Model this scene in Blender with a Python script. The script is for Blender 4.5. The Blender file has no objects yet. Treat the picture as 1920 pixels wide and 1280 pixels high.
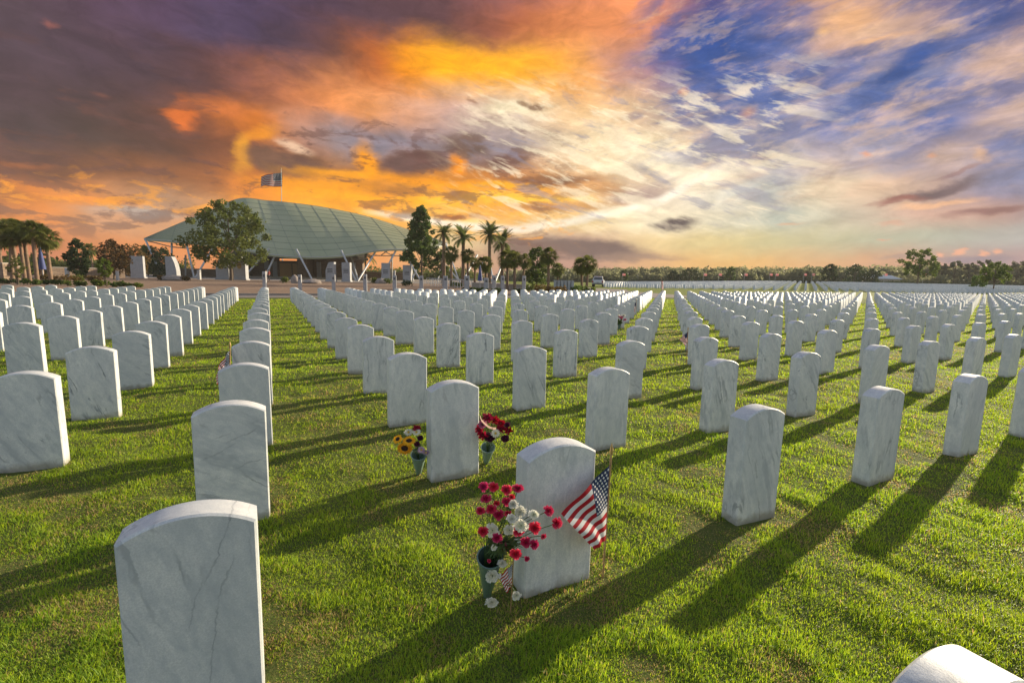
import bpy, math, random
import numpy as np
from mathutils import Vector, Matrix

R = math.radians
random.seed(7)
rng = np.random.default_rng(11)
scene = bpy.context.scene
col = scene.collection

# ------------------------------------------------------------------ camera
FPX, PITCH, ROLL, HC = 891.2, R(7.63), R(1.20), 1.311
cam_d = bpy.data.cameras.new('camera')
cam = bpy.data.objects.new('camera', cam_d)
col.objects.link(cam)
cam_d.sensor_width = 36.0
cam_d.lens = FPX / 1920 * 36.0
cam_d.clip_start = 0.02
cam_d.clip_end = 6000
cam_d.dof.use_dof = True
cam_d.dof.focus_distance = 3.2
cam_d.dof.aperture_fstop = 13.0
_f = Vector((0, math.cos(PITCH), -math.sin(PITCH)))
_u = Vector((0, math.sin(PITCH), math.cos(PITCH)))
_r = Vector((1, 0, 0))
cr, sr = math.cos(ROLL), math.sin(ROLL)
right = _r * cr + _u * sr
upv = _u * cr - _r * sr
M = Matrix((right, upv, -_f)).transposed().to_4x4()
M.translation = Vector((0, 0, HC))
cam.matrix_world = M
scene.camera = cam

# ------------------------------------------------------------------ sun and exposure
SUN_AZ, SUN_EL = R(51.0), R(15.2)       # azimuth clockwise from +Y
sd = bpy.data.lights.new('sun', 'SUN')
sd.energy = 5.0
sd.angle = R(0.7)
sd.color = (1.0, 0.85, 0.60)
sun = bpy.data.objects.new('sun', sd)
col.objects.link(sun)
sdir = Vector((math.sin(SUN_AZ) * math.cos(SUN_EL), math.cos(SUN_AZ) * math.cos(SUN_EL), math.sin(SUN_EL)))
sun.rotation_euler = sdir.to_track_quat('Z', 'Y').to_euler()
sun.location = (30, 20, 40)
scene.view_settings.view_transform = 'Standard'
scene.view_settings.look = 'None'
scene.view_settings.exposure = 0.70
scene.view_settings.gamma = 1.0
scene.render.film_transparent = False
try:
    scene.cycles.max_bounces = 6
    scene.cycles.transparent_max_bounces = 8
    scene.cycles.use_denoising = True
except Exception:
    pass

def s2l(h):
    h = h.lstrip('#')
    o = []
    for i in (0, 2, 4):
        c = int(h[i:i + 2], 16) / 255
        o.append(c / 12.92 if c <= .04045 else ((c + .055) / 1.055) ** 2.4)
    return np.array(o)

def project(X):
    """direction or point (relative to the eye) -> reference pixel"""
    x, y, z = X
    zf = y * math.cos(PITCH) - z * math.sin(PITCH)
    up = y * math.sin(PITCH) + z * math.cos(PITCH)
    u, v = x / zf, -up / zf
    return 960 + FPX * (cr * u - sr * v), 640 + FPX * (sr * u + cr * v), zf

def ray(px, py):
    u, v = (px - 960) / FPX, (py - 640) / FPX
    u0, v0 = cr * u + sr * v, -sr * u + cr * v
    return np.array([u0, math.cos(PITCH) - v0 * math.sin(PITCH), -math.sin(PITCH) - v0 * math.cos(PITCH)])

# ------------------------------------------------------------------ node helpers
class NT:
    def __init__(s, tree):
        s.t = tree
    def n(s, typ, **kw):
        nd = s.t.nodes.new(typ)
        for k, v in kw.items():
            setattr(nd, k, v)
        return nd
    def link(s, a, b):
        s.t.links.new(a, b)
    def put(s, sock, v):
        if isinstance(v, bpy.types.NodeSocket):
            s.t.links.new(v, sock)
        else:
            sock.default_value = v
    def math(s, op, a, b=0.0, c=0.0, clamp=False):
        nd = s.n('ShaderNodeMath', operation=op, use_clamp=clamp)
        s.put(nd.inputs[0], a); s.put(nd.inputs[1], b); s.put(nd.inputs[2], c)
        return nd.outputs[0]
    def vmath(s, op, a, b=(0, 0, 0), scale=None):
        nd = s.n('ShaderNodeVectorMath', operation=op)
        s.put(nd.inputs[0], a); s.put(nd.inputs[1], b)
        if scale is not None: s.put(nd.inputs['Scale'], scale)
        return nd.outputs['Value'] if op in ('LENGTH', 'DOT_PRODUCT', 'DISTANCE') else nd.outputs[0]
    def mix(s, f, a, b, mode='MIX'):
        nd = s.n('ShaderNodeMix', data_type='RGBA', blend_type=mode)
        s.put(nd.inputs[0], f)
        for sock, v in ((nd.inputs[6], a), (nd.inputs[7], b)):
            if not isinstance(v, bpy.types.NodeSocket):
                v = tuple(v) + (1,) if len(v) == 3 else tuple(v)
            s.put(sock, v)
        return nd.outputs[2]
    def rng(s, v, a, b, c=0.0, d=1.0, smooth=False):
        nd = s.n('ShaderNodeMapRange', interpolation_type='SMOOTHSTEP' if smooth else 'LINEAR')
        s.put(nd.inputs[0], v)
        for i, q in enumerate((a, b, c, d)): s.put(nd.inputs[i + 1], q)
        return nd.outputs[0]
    def noise(s, vec, scale, detail=3, rough=.55, dist=0.0, out=0):
        nd = s.n('ShaderNodeTexNoise')
        if vec is not None: s.put(nd.inputs['Vector'], vec)
        nd.inputs['Scale'].default_value = scale
        nd.inputs['Detail'].default_value = detail
        nd.inputs['Roughness'].default_value = rough
        nd.inputs['Distortion'].default_value = dist
        return nd.outputs[out]
    def comb(s, x, y, z):
        nd = s.n('ShaderNodeCombineXYZ')
        for i, v in enumerate((x, y, z)): s.put(nd.inputs[i], v)
        return nd.outputs[0]
    def sep(s, v):
        nd = s.n('ShaderNodeSeparateXYZ'); s.put(nd.inputs[0], v)
        return nd.outputs

# ------------------------------------------------------------------ world: sunset sky
SKYROWS = [0, 60, 120, 180, 240, 300, 350, 400, 450, 500]
SKY = [
 '60505a 65515d 68516a 62506a 5e4e6c 5e4c60 70545c 765a64 7c6070 b07a7c f2a070 74628e 8c7a96 dcae8a b89a94 726a94 5a5486',
 '60505a 62505c 645062 5c4e66 5a4c66 564654 5e4a50 6e4e4c c07850 e89c60 eca87c 4a6298 45609a a8949c b09c9c 9090a4 c8a890',
 '5c4a54 5a4852 5c4a54 5a4650 564250 60484a e08844 ffb838 ffb638 eca85c b08c98 5a6ea4 8088b0 a89ca8 5a72a4 9c98ae c0a8a4',
 '5e4c50 5e4a50 564648 74504a b0745a e89c68 f8a850 e0b090 fce0ac f4bc74 ccb09c 6878a8 6f80ae 8088b0 989cb4 8890b0 dcbca8',
 '5c4a50 5c4c4c 5c4a46 845444 e08c3c a89898 9ca0b4 b4acb4 c0b8c0 f4dcb8 f4d4a8 b8a8a0 b8a8a0 8c90b4 7888b0 bca8a8 6880b0',
 '80584a 684c48 5e463e 6a4a40 946046 8a6452 806054 84645a 8c7876 f0dcb8 fcecc8 f8e4c4 d8ccc0 ccb8b0 a8a4b4 d0b4a8 7a88b0',
 '9c6848 ec9844 c08048 a87050 f09c40 ffb440 e89c40 ffac28 e89838 f0a044 c8ac90 f8ecd4 bcbcb8 e8d0b0 d8bca8 907874 7890b8',
 'c47c42 f4a048 b8aca0 c0a080 f0a448 ffb43c ffba44 ffcc60 fcc060 fce4a8 fcf0d8 ece0cc b8c0bc d0c8b4 d8bcaa d0a898 b89888',
 'd08050 c08058 ec9c54 e89c60 f0a058 f0a058 f0ac60 e4cca0 d8bc98 c0a090 ecd4a4 dccc9c d0c8a0 c4bea0 b8b8a4 b4b4a8 b0b0b0',
 'c88064 c88464 d09068 dc9868 dc9868 e09868 e4a068 d0a480 bc9484 c0988a d8ac88 e8bc7c e4b880 dcb088 d4a488 bc9890 bc9c9c',
]
SKYG = np.array([[s2l(c) for c in row.split()] for row in SKY])     # 10 x 17 x 3
def sky_at(px, py):
    px = min(max(px, 0), 1919.9) / 120
    py = min(max(py, 0), 499.9)
    j = max(k for k in range(9) if SKYROWS[k] <= py)
    ty = (py - SKYROWS[j]) / (SKYROWS[j + 1] - SKYROWS[j])
    i = int(px); tx = px - i
    return (SKYG[j, i] * (1 - tx) + SKYG[j, i + 1] * tx) * (1 - ty) + (SKYG[j + 1, i] * (1 - tx) + SKYG[j + 1, i + 1] * tx) * ty
def azel(px, py):
    d = ray(px, py)
    return math.degrees(math.atan2(d[0], d[1])), math.degrees(math.atan2(d[2], math.hypot(d[0], d[1])))

def build_world():
    w = bpy.data.worlds.new('World'); scene.world = w
    w.use_nodes = True
    T = NT(w.node_tree); w.node_tree.nodes.clear()
    out = T.n('ShaderNodeOutputWorld')
    bg = T.n('ShaderNodeBackground')
    T.link(bg.outputs[0], out.inputs[0])
    sky = T.n('ShaderNodeTexSky', sky_type='NISHITA')
    sky.sun_disc = False
    sky.sun_elevation = SUN_EL
    sky.sun_rotation = SUN_AZ
    sky.air_density = 1.0; sky.dust_density = 2.0; sky.ozone_density = 1.5
    tc = T.n('ShaderNodeTexCoord')
    d = T.vmath('NORMALIZE', tc.outputs['Generated'])
    x, y, z = T.sep(d)
    az = T.math('MULTIPLY', T.math('ARCTAN2', x, y), 57.29578)
    el = T.math('MULTIPLY', T.math('ARCSINE', z), 57.29578)
    # fractal warp, stretched along the horizon
    p = T.comb(T.math('MULTIPLY', az, .05), T.math('MULTIPLY', el, .11), 0.0)
    w1 = T.vmath('SUBTRACT', T.noise(p, 2.2, 7, .62, .3, out=1), (.5, .5, .5))
    wx, wy, _ = T.sep(w1)
    az1 = T.math('ADD', az, T.math('MULTIPLY', wx, 7.5))
    el1 = T.math('ADD', el, T.math('MULTIPLY', wy, T.rng(el, 0, 14, 1.6, 4.6)))
    # colour field on an azimuth / elevation grid
    els = [0, 2, 4.2, 6.5, 9, 11.5, 14.5, 18, 22, 26, 30]
    azs = np.linspace(-48, 48, 25)
    nr = T.rng(az1, -50, 50, 0, 1)
    prev = None
    for k, e in enumerate(els):
        r = T.n('ShaderNodeValToRGB'); cramp = r.color_ramp
        cramp.interpolation = 'B_SPLINE' if False else 'EASE'
        cramp.interpolation = 'LINEAR'
        stops = []
        for a in azs:
            D = (math.sin(R(a)) * math.cos(R(e)), math.cos(R(a)) * math.cos(R(e)), math.sin(R(e)))
            px, py, _z = project(D)
            stops.append(((a + 50) / 100, sky_at(px, py)))
        while len(cramp.elements) < len(stops): cramp.elements.new(.5)
        for i, (pp, c) in enumerate(stops):
            cramp.elements[i].position = pp
        for i, (pp, c) in enumerate(stops):
            cramp.elements[i].color = (*c, 1)
        T.link(nr, r.inputs[0])
        if prev is None: prev = r.outputs[0]
        else: prev = T.mix(T.rng(el1, els[k - 1], e, 0, 1, True), prev, r.outputs[0])
    c = prev
    azw = T.math('ADD', az, T.math('MULTIPLY', wx, 5.0))
    elw = T.math('ADD', el, T.math('MULTIPLY', wy, 3.2))
    P = T.comb(azw, elw, 0.0)
    def blob(px, py, rx, ry, colr, f=1.0, rot=0.0, inner=.25, P=P):
        nonlocal c
        a, e = azel(px, py)
        a2, e2 = azel(px + rx, py); a3, e3 = azel(px, py + ry)
        ra, re = abs(a2 - a) + .01, abs(e3 - e) + .01
        v = T.vmath('SUBTRACT', P, (a, e, 0))
        if rot:
            nd = T.n('ShaderNodeVectorRotate', rotation_type='Z_AXIS'); T.put(nd.inputs['Vector'], v)
            nd.inputs['Angle'].default_value = R(rot); v = nd.outputs[0]
        v = T.vmath('MULTIPLY', v, (1 / ra, 1 / re, 0))
        l = T.vmath('LENGTH', v)
        m = T.rng(l, inner, 1.25, f, 0, True)
        c = T.mix(m, c, s2l(colr))
    B = blob
    # blue openings, upper right
    B(1350, 70, 110, 75, '45609a', .9); B(1700, 120, 90, 26, '456299', .85, -35); B(1840, 46, 70, 24, '4a5f98', .8)
    B(1640, 210, 60, 24, '5470a8', .7, -30); B(1740, 230, 60, 30, '4c6ca6', .7); B(1250, 95, 40, 60, '6c6da0', .6)
    # cirrus streaks
    cl = T.comb(T.math('MULTIPLY', T.math('ADD', az, T.math('MULTIPLY', el, .9)), .07), T.math('MULTIPLY', T.math('SUBTRACT', el, T.math('MULTIPLY', az, .22)), .23), 2.0)
    cn = T.noise(cl, 1.5, 9, .64, .15)
    cn = T.rng(cn, .46, .70, 0, 1, True)
    reg = T.math('MULTIPLY', T.rng(az, 14, 26, 0, 1, True), T.rng(el, 6, 11, 0, 1, True))
    c = T.mix(T.math('MULTIPLY', T.math('MULTIPLY', cn, reg), .62), c, s2l('e6c4aa'))
    B(1345, 75, 80, 55, '45609a', .6); B(1370, 150, 80, 40, '5c70a8', .5); B(1700, 118, 70, 20, '456299', .6, -35)
    cn2 = T.noise(cl, 2.6, 9, .64, .2)
    cn2 = T.rng(cn2, .5, .64, 0, 1, True)
    reg2 = T.math('MULTIPLY', T.rng(az, 10, 16, 0, 1, True), T.rng(el, 9, 14, 0, 1, True))
    gap = T.math('SUBTRACT', 1.0, T.rng(T.noise(cl, 1.7, 6, .6, .15), .42, .56, 0, 1, True))
    c = T.mix(T.math('MULTIPLY', T.math('MULTIPLY', gap, reg2), .6), c, s2l('51699f'))
    c = T.mix(T.math('MULTIPLY', T.math('MULTIPLY', cn2, reg2), .28), c, s2l('f0cca4'))
    # centre: dark broken clouds and bright folds
    B(482, 252, 46, 18, 'ffb048', .7, -24, .2); B(452, 288, 24, 34, 'ffbc48', .7, 0, .2); B(345, 218, 30, 36, 'e8884c', .9)
    B(405, 200, 60, 26, 'd88650', .6); B(548, 272, 36, 12, 'ecccb0', .8, 15)
    B(535, 302, 80, 20, '806050', .95, 0, .6); B(690, 298, 28, 40, 'ffae28', .95); B(862, 302, 22, 28, 'ffa62c', .95)
    B(782, 303, 76, 20, '765a56', .98, -4, .6); B(874, 268, 46, 22, '80685e', .9, 0, .5); B(940, 300, 60, 22, '84665e', .7); B(1030, 335, 120, 16, '92684e', .85, -3)
    B(700, 352, 150, 9, '9c6c4c', .55); B(720, 372, 170, 8, 'ffb832', .8); B(940, 352, 110, 8, 'ffbe40', .8); B(1000, 372, 120, 9, 'ffd060', .8)
    B(960, 205, 70, 16, 'fff0cc', .8); B(910, 120, 170, 34, 'ffbc38', .6); B(985, 198, 10, 7, '906c50', .7, 0, .5); B(1006, 201, 18, 9, '80604e', .8, -10, .4); B(880, 190, 14, 5, '94705c', .6, 20)
    B(1150, 245, 90, 26, 'fff0d4', .45, 14); B(1240, 300, 90, 22, 'fff2d8', .45, 18); B(1330, 330, 110, 22, 'fff0d8', .7); B(1120, 290, 120, 40, 'f8e4c4', .5); B(640, 322, 120, 12, 'ffb430', .7); B(600, 345, 140, 14, 'ffb030', .7); B(800, 340, 130, 10, 'ffae30', .7); B(900, 375, 150, 12, 'ffc850', .7)
    B(1200, 362, 66, 22, 'b8a098', .9, -8); B(1135, 352, 50, 16, 'c08c5c', .6)
    B(1010, 387, 60, 9, 'c08c5c', .8); B(1110, 385, 80, 12, 'c89864', .7)
    # bright arc above the bank
    PS = T.comb(T.math('ADD', az, T.math('MULTIPLY', wx, 1.2)), T.math('ADD', el, T.math('MULTIPLY', wy, .8)), 0.0)
    for px, py, rot in ((760, 408, 6), (850, 421, 5), (940, 428, 2), (1030, 421, -8), (1120, 403, -12), (1200, 386, -16), (1262, 362, -30)):
        B(px, py, 84, 10, 'fff4e2', .85, rot, .1, PS)
    B(848, 406, 46, 8, 'a86a3c', .95); B(900, 404, 30, 6, 'b87848', .7)
    # dark lens clouds and the bank
    B(1270, 420, 52, 14, '66585a', 1.0, 0, .35)
    B(1090, 466, 130, 18, '86706a', 1.0, 4, .5); B(985, 466, 80, 20, '8c7268', .95, 0, .4); B(1190, 484, 90, 9, '9c8478', .7)
    B(1765, 348, 80, 13, '7a686c', .95, -12, .3); B(1690, 371, 66, 8, 'a07068', .9, -12); B(1850, 391, 105, 10, '9a7672', .95, -4, .3); B(1790, 316, 60, 5, '9c8080', .8, -14)
    B(1760, 375, 90, 8, 'f4c49c', .7, -4)
    for px, py, rx, ry, cc in ((1290, 170, 11, 9, 'f0b080'), (1397, 210, 20, 12, 'd8a890'), (1623, 286, 10, 8, 'e0a484'), (1748, 286, 12, 8, 'e8a480'), (95, 52, 13, 12, 'a87068'), (205, 172, 16, 8, '8c6258'), (1850, 288, 18, 14, 'f0c49c'), (1535, 58, 16, 14, 'f4c890'), (1640, 82, 70, 8, 'f0c094'), (1480, 420, 30, 4, 'e0b494'), (1660, 420, 30, 5, 'dcb09a'), (1660, 452, 12, 3, 'e0a890')):
        B(px, py, rx * 1.15, ry * .95, cc, .65, 0, .05)
    B(1620, 60, 150, 40, 'e8c09c', .5); B(1860, 110, 80, 40, 'd8b8a4', .55); B(1880, 225, 90, 34, 'dcbca4', .5); B(1790, 285, 90, 30, 'e4c4a8', .5); B(1520, 205, 70, 30, 'b8acb4', .5)
    B(1600, 30, 90, 34, 'f0be8c', .65); B(1560, 80, 60, 24, 'dcb498', .5)
    B(1830, 488, 110, 9, '9c8e96', .85); B(1700, 490, 70, 6, 'ac9890', .6)
    for px, py, rx in ((1805, 474, 12), (1880, 474, 14), (1850, 478, 13), (1765, 479, 12)): B(px, py, rx, 6, 'ecb498', .9)
    B(60, 322, 90, 12, '6c4c44', .6, -4); B(40, 300, 60, 8, 'c07c50', .5); B(255, 396, 90, 14, 'b4b0ac', .7); B(170, 375, 90, 8, 'f8a44c', .7)
    # broken cloud texture: dark scud and lit edges on the left, folds in the centre
    q1 = T.comb(T.math('MULTIPLY', az, .085), T.math('MULTIPLY', el, .24), 9.0)
    nA = T.noise(q1, 2.4, 9, .63, .35)
    rL = T.math('MULTIPLY', T.rng(az, -2, 14, 1, 0, True), T.math('MULTIPLY', T.rng(el, 1.5, 4, 0, 1, True), T.rng(el, 13, 20, 1, .12, True)))
    c = T.mix(T.math('MULTIPLY', T.math('MULTIPLY', T.rng(nA, .52, .60, 0, 1, True), rL), .60), c, s2l('73524c'))
    nB = T.noise(q1, 3.1, 9, .66, .5)
    rM = T.math('MULTIPLY', T.rng(az, 2, 12, 1, 0, True), T.math('MULTIPLY', T.rng(el, 3, 5, 0, 1, True), T.rng(el, 6.5, 10, 1, 0, True)))
    c = T.mix(T.math('MULTIPLY', T.math('MULTIPLY', T.rng(nB, .53, .62, 0, 1, True), rM), .55), c, s2l('ffb23c'))
    nC = T.noise(T.comb(T.math('MULTIPLY', T.math('ADD', az, el), .08), T.math('MULTIPLY', T.math('ADD', el, T.math('MULTIPLY', az, .25)), .24), 4.0), 2.4, 9, .64, .3)
    rC = T.math('MULTIPLY', T.math('MULTIPLY', T.rng(az, -12, 0, 0, 1, True), T.rng(az, 26, 36, 1, 0, True)), T.math('MULTIPLY', T.rng(el, 4, 8, 0, 1, True), T.rng(el, 18, 23, 1, 0, True)))
    c = T.mix(T.math('MULTIPLY', T.math('MULTIPLY', T.rng(nC, .50, .60, 0, 1, True), rC), .60), c, s2l('fff0d2'))
    c = T.mix(T.math('MULTIPLY', T.math('MULTIPLY', T.rng(nC, .46, .36, 0, 1, True), rC), .50), c, s2l('9a98a8'))
    # fine luminance structure
    fn = T.noise(T.comb(T.math('MULTIPLY', az, .11), T.math('MULTIPLY', el, .26), 5.0), 2.6, 8, .65, .6)
    lum = T.rng(fn, .3, .7, .80, 1.20)
    lum = T.math('ADD', 1.0, T.math('MULTIPLY', T.math('SUBTRACT', lum, 1.0), T.rng(el, 1, 9, .25, 1.0)))
    c = T.vmath('SCALE', c, scale=lum)
    hsv = T.n('ShaderNodeHueSaturation'); T.put(hsv.inputs['Color'], c); hsv.inputs['Saturation'].default_value = 1.04
    gm = T.n('ShaderNodeGamma'); T.link(hsv.outputs[0], gm.inputs[0]); gm.inputs[1].default_value = 1.20
    c = T.vmath('SCALE', gm.outputs[0], scale=.735)
    # rest of the sky: clear-air model with thin white cloud
    nb = T.vmath('SCALE', sky.outputs[0], scale=0.085)
    cb = T.rng(T.noise(T.comb(T.math('MULTIPLY', az, .03), T.math('MULTIPLY', el, .06), 1.0), 2.0, 6, .6, .4), .45, .65, 0, .75, True)
    nb = T.mix(cb, nb, (SKYB * .95, SKYB * .98, SKYB * 1.04))
    front = T.math('MULTIPLY', T.rng(T.math('ABSOLUTE', az), 50, 75, 1, 0, True), T.rng(el, 32, 52, 1, 0, True))
    tot = T.mix(front, nb, c)
    tot = T.mix(T.rng(el, -1.5, -.5, 1, 0), tot, (.12, .13, .06))
    T.link(tot, bg.inputs[0])
    bg.inputs[1].default_value = 1.0
    try:
        w.cycles.sampling_method = 'MANUAL'; w.cycles.sample_map_resolution = 512
    except Exception: pass
SKYB = .74
build_world()

# ------------------------------------------------------------------ ids
def tag(o, label=None, cat=None, group=None, kind=None):
    if label: o['label'] = label
    if cat: o['category'] = cat
    if group: o['group'] = group
    if kind: o['kind'] = kind
    return o
def empty(name, loc, rz=0.0, label=None, cat=None, group=None):
    o = bpy.data.objects.new(name, None); col.objects.link(o)
    o.empty_display_size = .1
    o.location = loc; o.rotation_euler = (0, 0, rz)
    return tag(o, label, cat, group)
def copy_tree(o, parent=None):
    c = o.copy(); col.objects.link(c)
    if parent: c.parent = parent
    for ch in list(o.children): copy_tree(ch, c)
    return c
def link_mesh(name, me, mats, parent=None, smooth=False):
    for m in (mats if isinstance(mats, (list, tuple)) else [mats]): me.materials.append(m)
    o = bpy.data.objects.new(name, me); col.objects.link(o)
    if parent: o.parent = parent
    if smooth:
        me.polygons.foreach_set('use_smooth', np.ones(len(me.polygons), dtype=bool))
    return o
def np_mesh(name, V, F, mats, parent=None, colors=None, smooth=False, midx=None):
    """V (n,3); F (m,k) with constant k"""
    me = bpy.data.meshes.new(name)
    V = np.asarray(V, dtype=np.float32); F = np.asarray(F, dtype=np.int32)
    m, k = F.shape
    me.vertices.add(len(V)); me.vertices.foreach_set('co', V.ravel())
    me.loops.add(m * k); me.loops.foreach_set('vertex_index', F.ravel())
    me.polygons.add(m)
    me.polygons.foreach_set('loop_start', np.arange(0, m * k, k, dtype=np.int32))
    me.polygons.foreach_set('loop_total', np.full(m, k, dtype=np.int32))
    if midx is not None: me.polygons.foreach_set('material_index', np.asarray(midx, dtype=np.int32))
    if colors is not None:
        a = me.color_attributes.new('tint', 'FLOAT_COLOR', 'POINT')
        a.data.foreach_set('color', np.concatenate([colors, np.ones((len(V), 1))], 1).astype(np.float32).ravel())
    me.update(calc_edges=True); me.validate()
    return link_mesh(name, me, mats, parent, smooth)

class MB:
    def __init__(s): s.v = []; s.f = []; s.m = []
    def add(s, V, F, mi=0):
        o = len(s.v); s.v += [tuple(p) for p in V]
        s.f += [tuple(i + o for i in f) for f in F]; s.m += [mi] * len(F)
    def box(s, x0, x1, y0, y1, z0, z1, mi=0):
        s.add([(x0, y0, z0), (x1, y0, z0), (x1, y1, z0), (x0, y1, z0), (x0, y0, z1), (x1, y0, z1), (x1, y1, z1), (x0, y1, z1)],
              [(0, 3, 2, 1), (4, 5, 6, 7), (0, 1, 5, 4), (1, 2, 6, 5), (2, 3, 7, 6), (3, 0, 4, 7)], mi)
    def bbox(s, x0, x1, y0, y1, z0, z1, b=.01, mi=0):
        """box with chamfered vertical edges and top edge"""
        def ring(i, z):
            return [(x0 + i + b, y0 + i, z), (x1 - i - b, y0 + i, z), (x1 - i, y0 + i + b, z), (x1 - i, y1 - i - b, z),
                    (x1 - i - b, y1 - i, z), (x0 + i + b, y1 - i, z), (x0 + i, y1 - i - b, z), (x0 + i, y0 + i + b, z)]
        V = ring(0, z0) + ring(0, z1 - b) + ring(b, z1)
        F = [(j, (j + 1) % 8, 8 + (j + 1) % 8, 8 + j) for j in range(8)] + [(8 + j, 8 + (j + 1) % 8, 16 + (j + 1) % 8, 16 + j) for j in range(8)]
        F += [tuple(range(16, 24)), tuple(range(7, -1, -1))]
        s.add(V, F, mi)
    def tube(s, pts, rad, n=8, mi=0, cap=True):
        pts = [Vector(p) for p in pts]
        if not isinstance(rad, (list, tuple)): rad = [rad] * len(pts)
        V = []; F = []
        for i, p in enumerate(pts):
            t = (pts[min(i + 1, len(pts) - 1)] - pts[max(i - 1, 0)]).normalized()
            a = t.cross(Vector((0, 0, 1)) if abs(t.z) < .9 else Vector((1, 0, 0))).normalized(); b = t.cross(a)
            for k in range(n):
                an = 2 * math.pi * k / n
                V.append(p + (a * math.cos(an) + b * math.sin(an)) * rad[i])
        for i in range(len(pts) - 1):
            for k in range(n):
                F.append((i * n + k, i * n + (k + 1) % n, (i + 1) * n + (k + 1) % n, (i + 1) * n + k))
        if cap: F += [tuple(range(n - 1, -1, -1)), tuple((len(pts) - 1) * n + k for k in range(n))]
        s.add(V, F, mi)
    def prism(s, poly, y0, y1, mi=0):
        """poly in xz, extruded along y"""
        n = len(poly)
        V = [(p[0], y0, p[1]) for p in poly] + [(p[0], y1, p[1]) for p in poly]
        F = [tuple(range(n)), tuple(range(2 * n - 1, n - 1, -1))] + [(j, n + j, n + (j + 1) % n, (j + 1) % n) for j in range(n)]
        s.add(V, F, mi)
    def ball(s, c, r, n=10, mi=0, sz=1.0, jit=0.0):
        V = []; F = []; h = n // 2
        for i in range(h + 1):
            th = math.pi * i / h
            for k in range(n):
                ph = 2 * math.pi * k / n; q = r * (1 + random.uniform(-jit, jit))
                V.append((c[0] + q * math.sin(th) * math.cos(ph), c[1] + q * math.sin(th) * math.sin(ph), c[2] + q * sz * math.cos(th)))
        for i in range(h):
            for k in range(n): F.append((i * n + k, (i + 1) * n + k, (i + 1) * n + (k + 1) % n, i * n + (k + 1) % n))
        s.add(V, F, mi)
    def build(s, name, mats, parent=None, smooth=False):
        me = bpy.data.meshes.new(name); me.from_pydata(s.v, [], s.f)
        me.polygons.foreach_set('material_index', s.m)
        me.update()
        o = link_mesh(name, me, mats, parent)
        if smooth:
            me.polygons.foreach_set('use_smooth', [True] * len(me.polygons))
            me.set_sharp_from_angle(angle=R(40))
        return o

# ------------------------------------------------------------------ materials
def mat(name, base=(.5, .5, .5), rough=.7, metal=0.0, spec=.5, var=None, var_scale=5.0, bump=0.0, bump_scale=40.0, transl=0.0, coat=0.0, object_var=0.0, emis=None):
    m = bpy.data.materials.new(name); m.use_nodes = True
    T = NT(m.node_tree); b = m.node_tree.nodes['Principled BSDF']
    tc = T.n('ShaderNodeTexCoord')
    base = tuple(base)
    c = None
    if var is not None:
        c = T.mix(T.rng(T.noise(tc.outputs['Object'], var_scale, 5, .6), .35, .65, 0, 1), base, var)
    if object_var:
        oi = T.n('ShaderNodeObjectInfo')
        h = T.n('ShaderNodeHueSaturation')
        if c is None: h.inputs['Color'].default_value = (*base, 1)
        else: T.link(c, h.inputs['Color'])
        T.put(h.inputs['Value'], T.rng(oi.outputs['Random'], 0, 1, 1 - object_var, 1 + object_var))
        T.put(h.inputs['Hue'], T.rng(oi.outputs['Random'], 0, 1, .5 - object_var * .06, .5 + object_var * .06))
        c = h.outputs[0]
    if c is None: b.inputs['Base Color'].default_value = (*base, 1)
    else: T.link(c, b.inputs['Base Color'])
    b.inputs['Roughness'].default_value = rough
    b.inputs['Metallic'].default_value = metal
    b.inputs['Specular IOR Level'].default_value = spec
    if coat: b.inputs['Coat Weight'].default_value = coat
    if bump:
        bn = T.n('ShaderNodeBump'); bn.inputs['Strength'].default_value = bump; bn.inputs['Distance'].default_value = .02
        T.link(T.noise(tc.outputs['Object'], bump_scale, 5, .6), bn.inputs['Height']); T.link(bn.outputs[0], b.inputs['Normal'])
    if transl:
        tr = T.n('ShaderNodeBsdfTranslucent'); mx = T.n('ShaderNodeMixShader'); mx.inputs[0].default_value = transl
        if c is None: tr.inputs[0].default_value = (*base, 1)
        else: T.link(c, tr.inputs[0])
        T.link(b.outputs[0], mx.inputs[1]); T.link(tr.outputs[0], mx.inputs[2])
        T.link(mx.outputs[0], m.node_tree.nodes['Material Output'].inputs[0])
    return m

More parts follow.
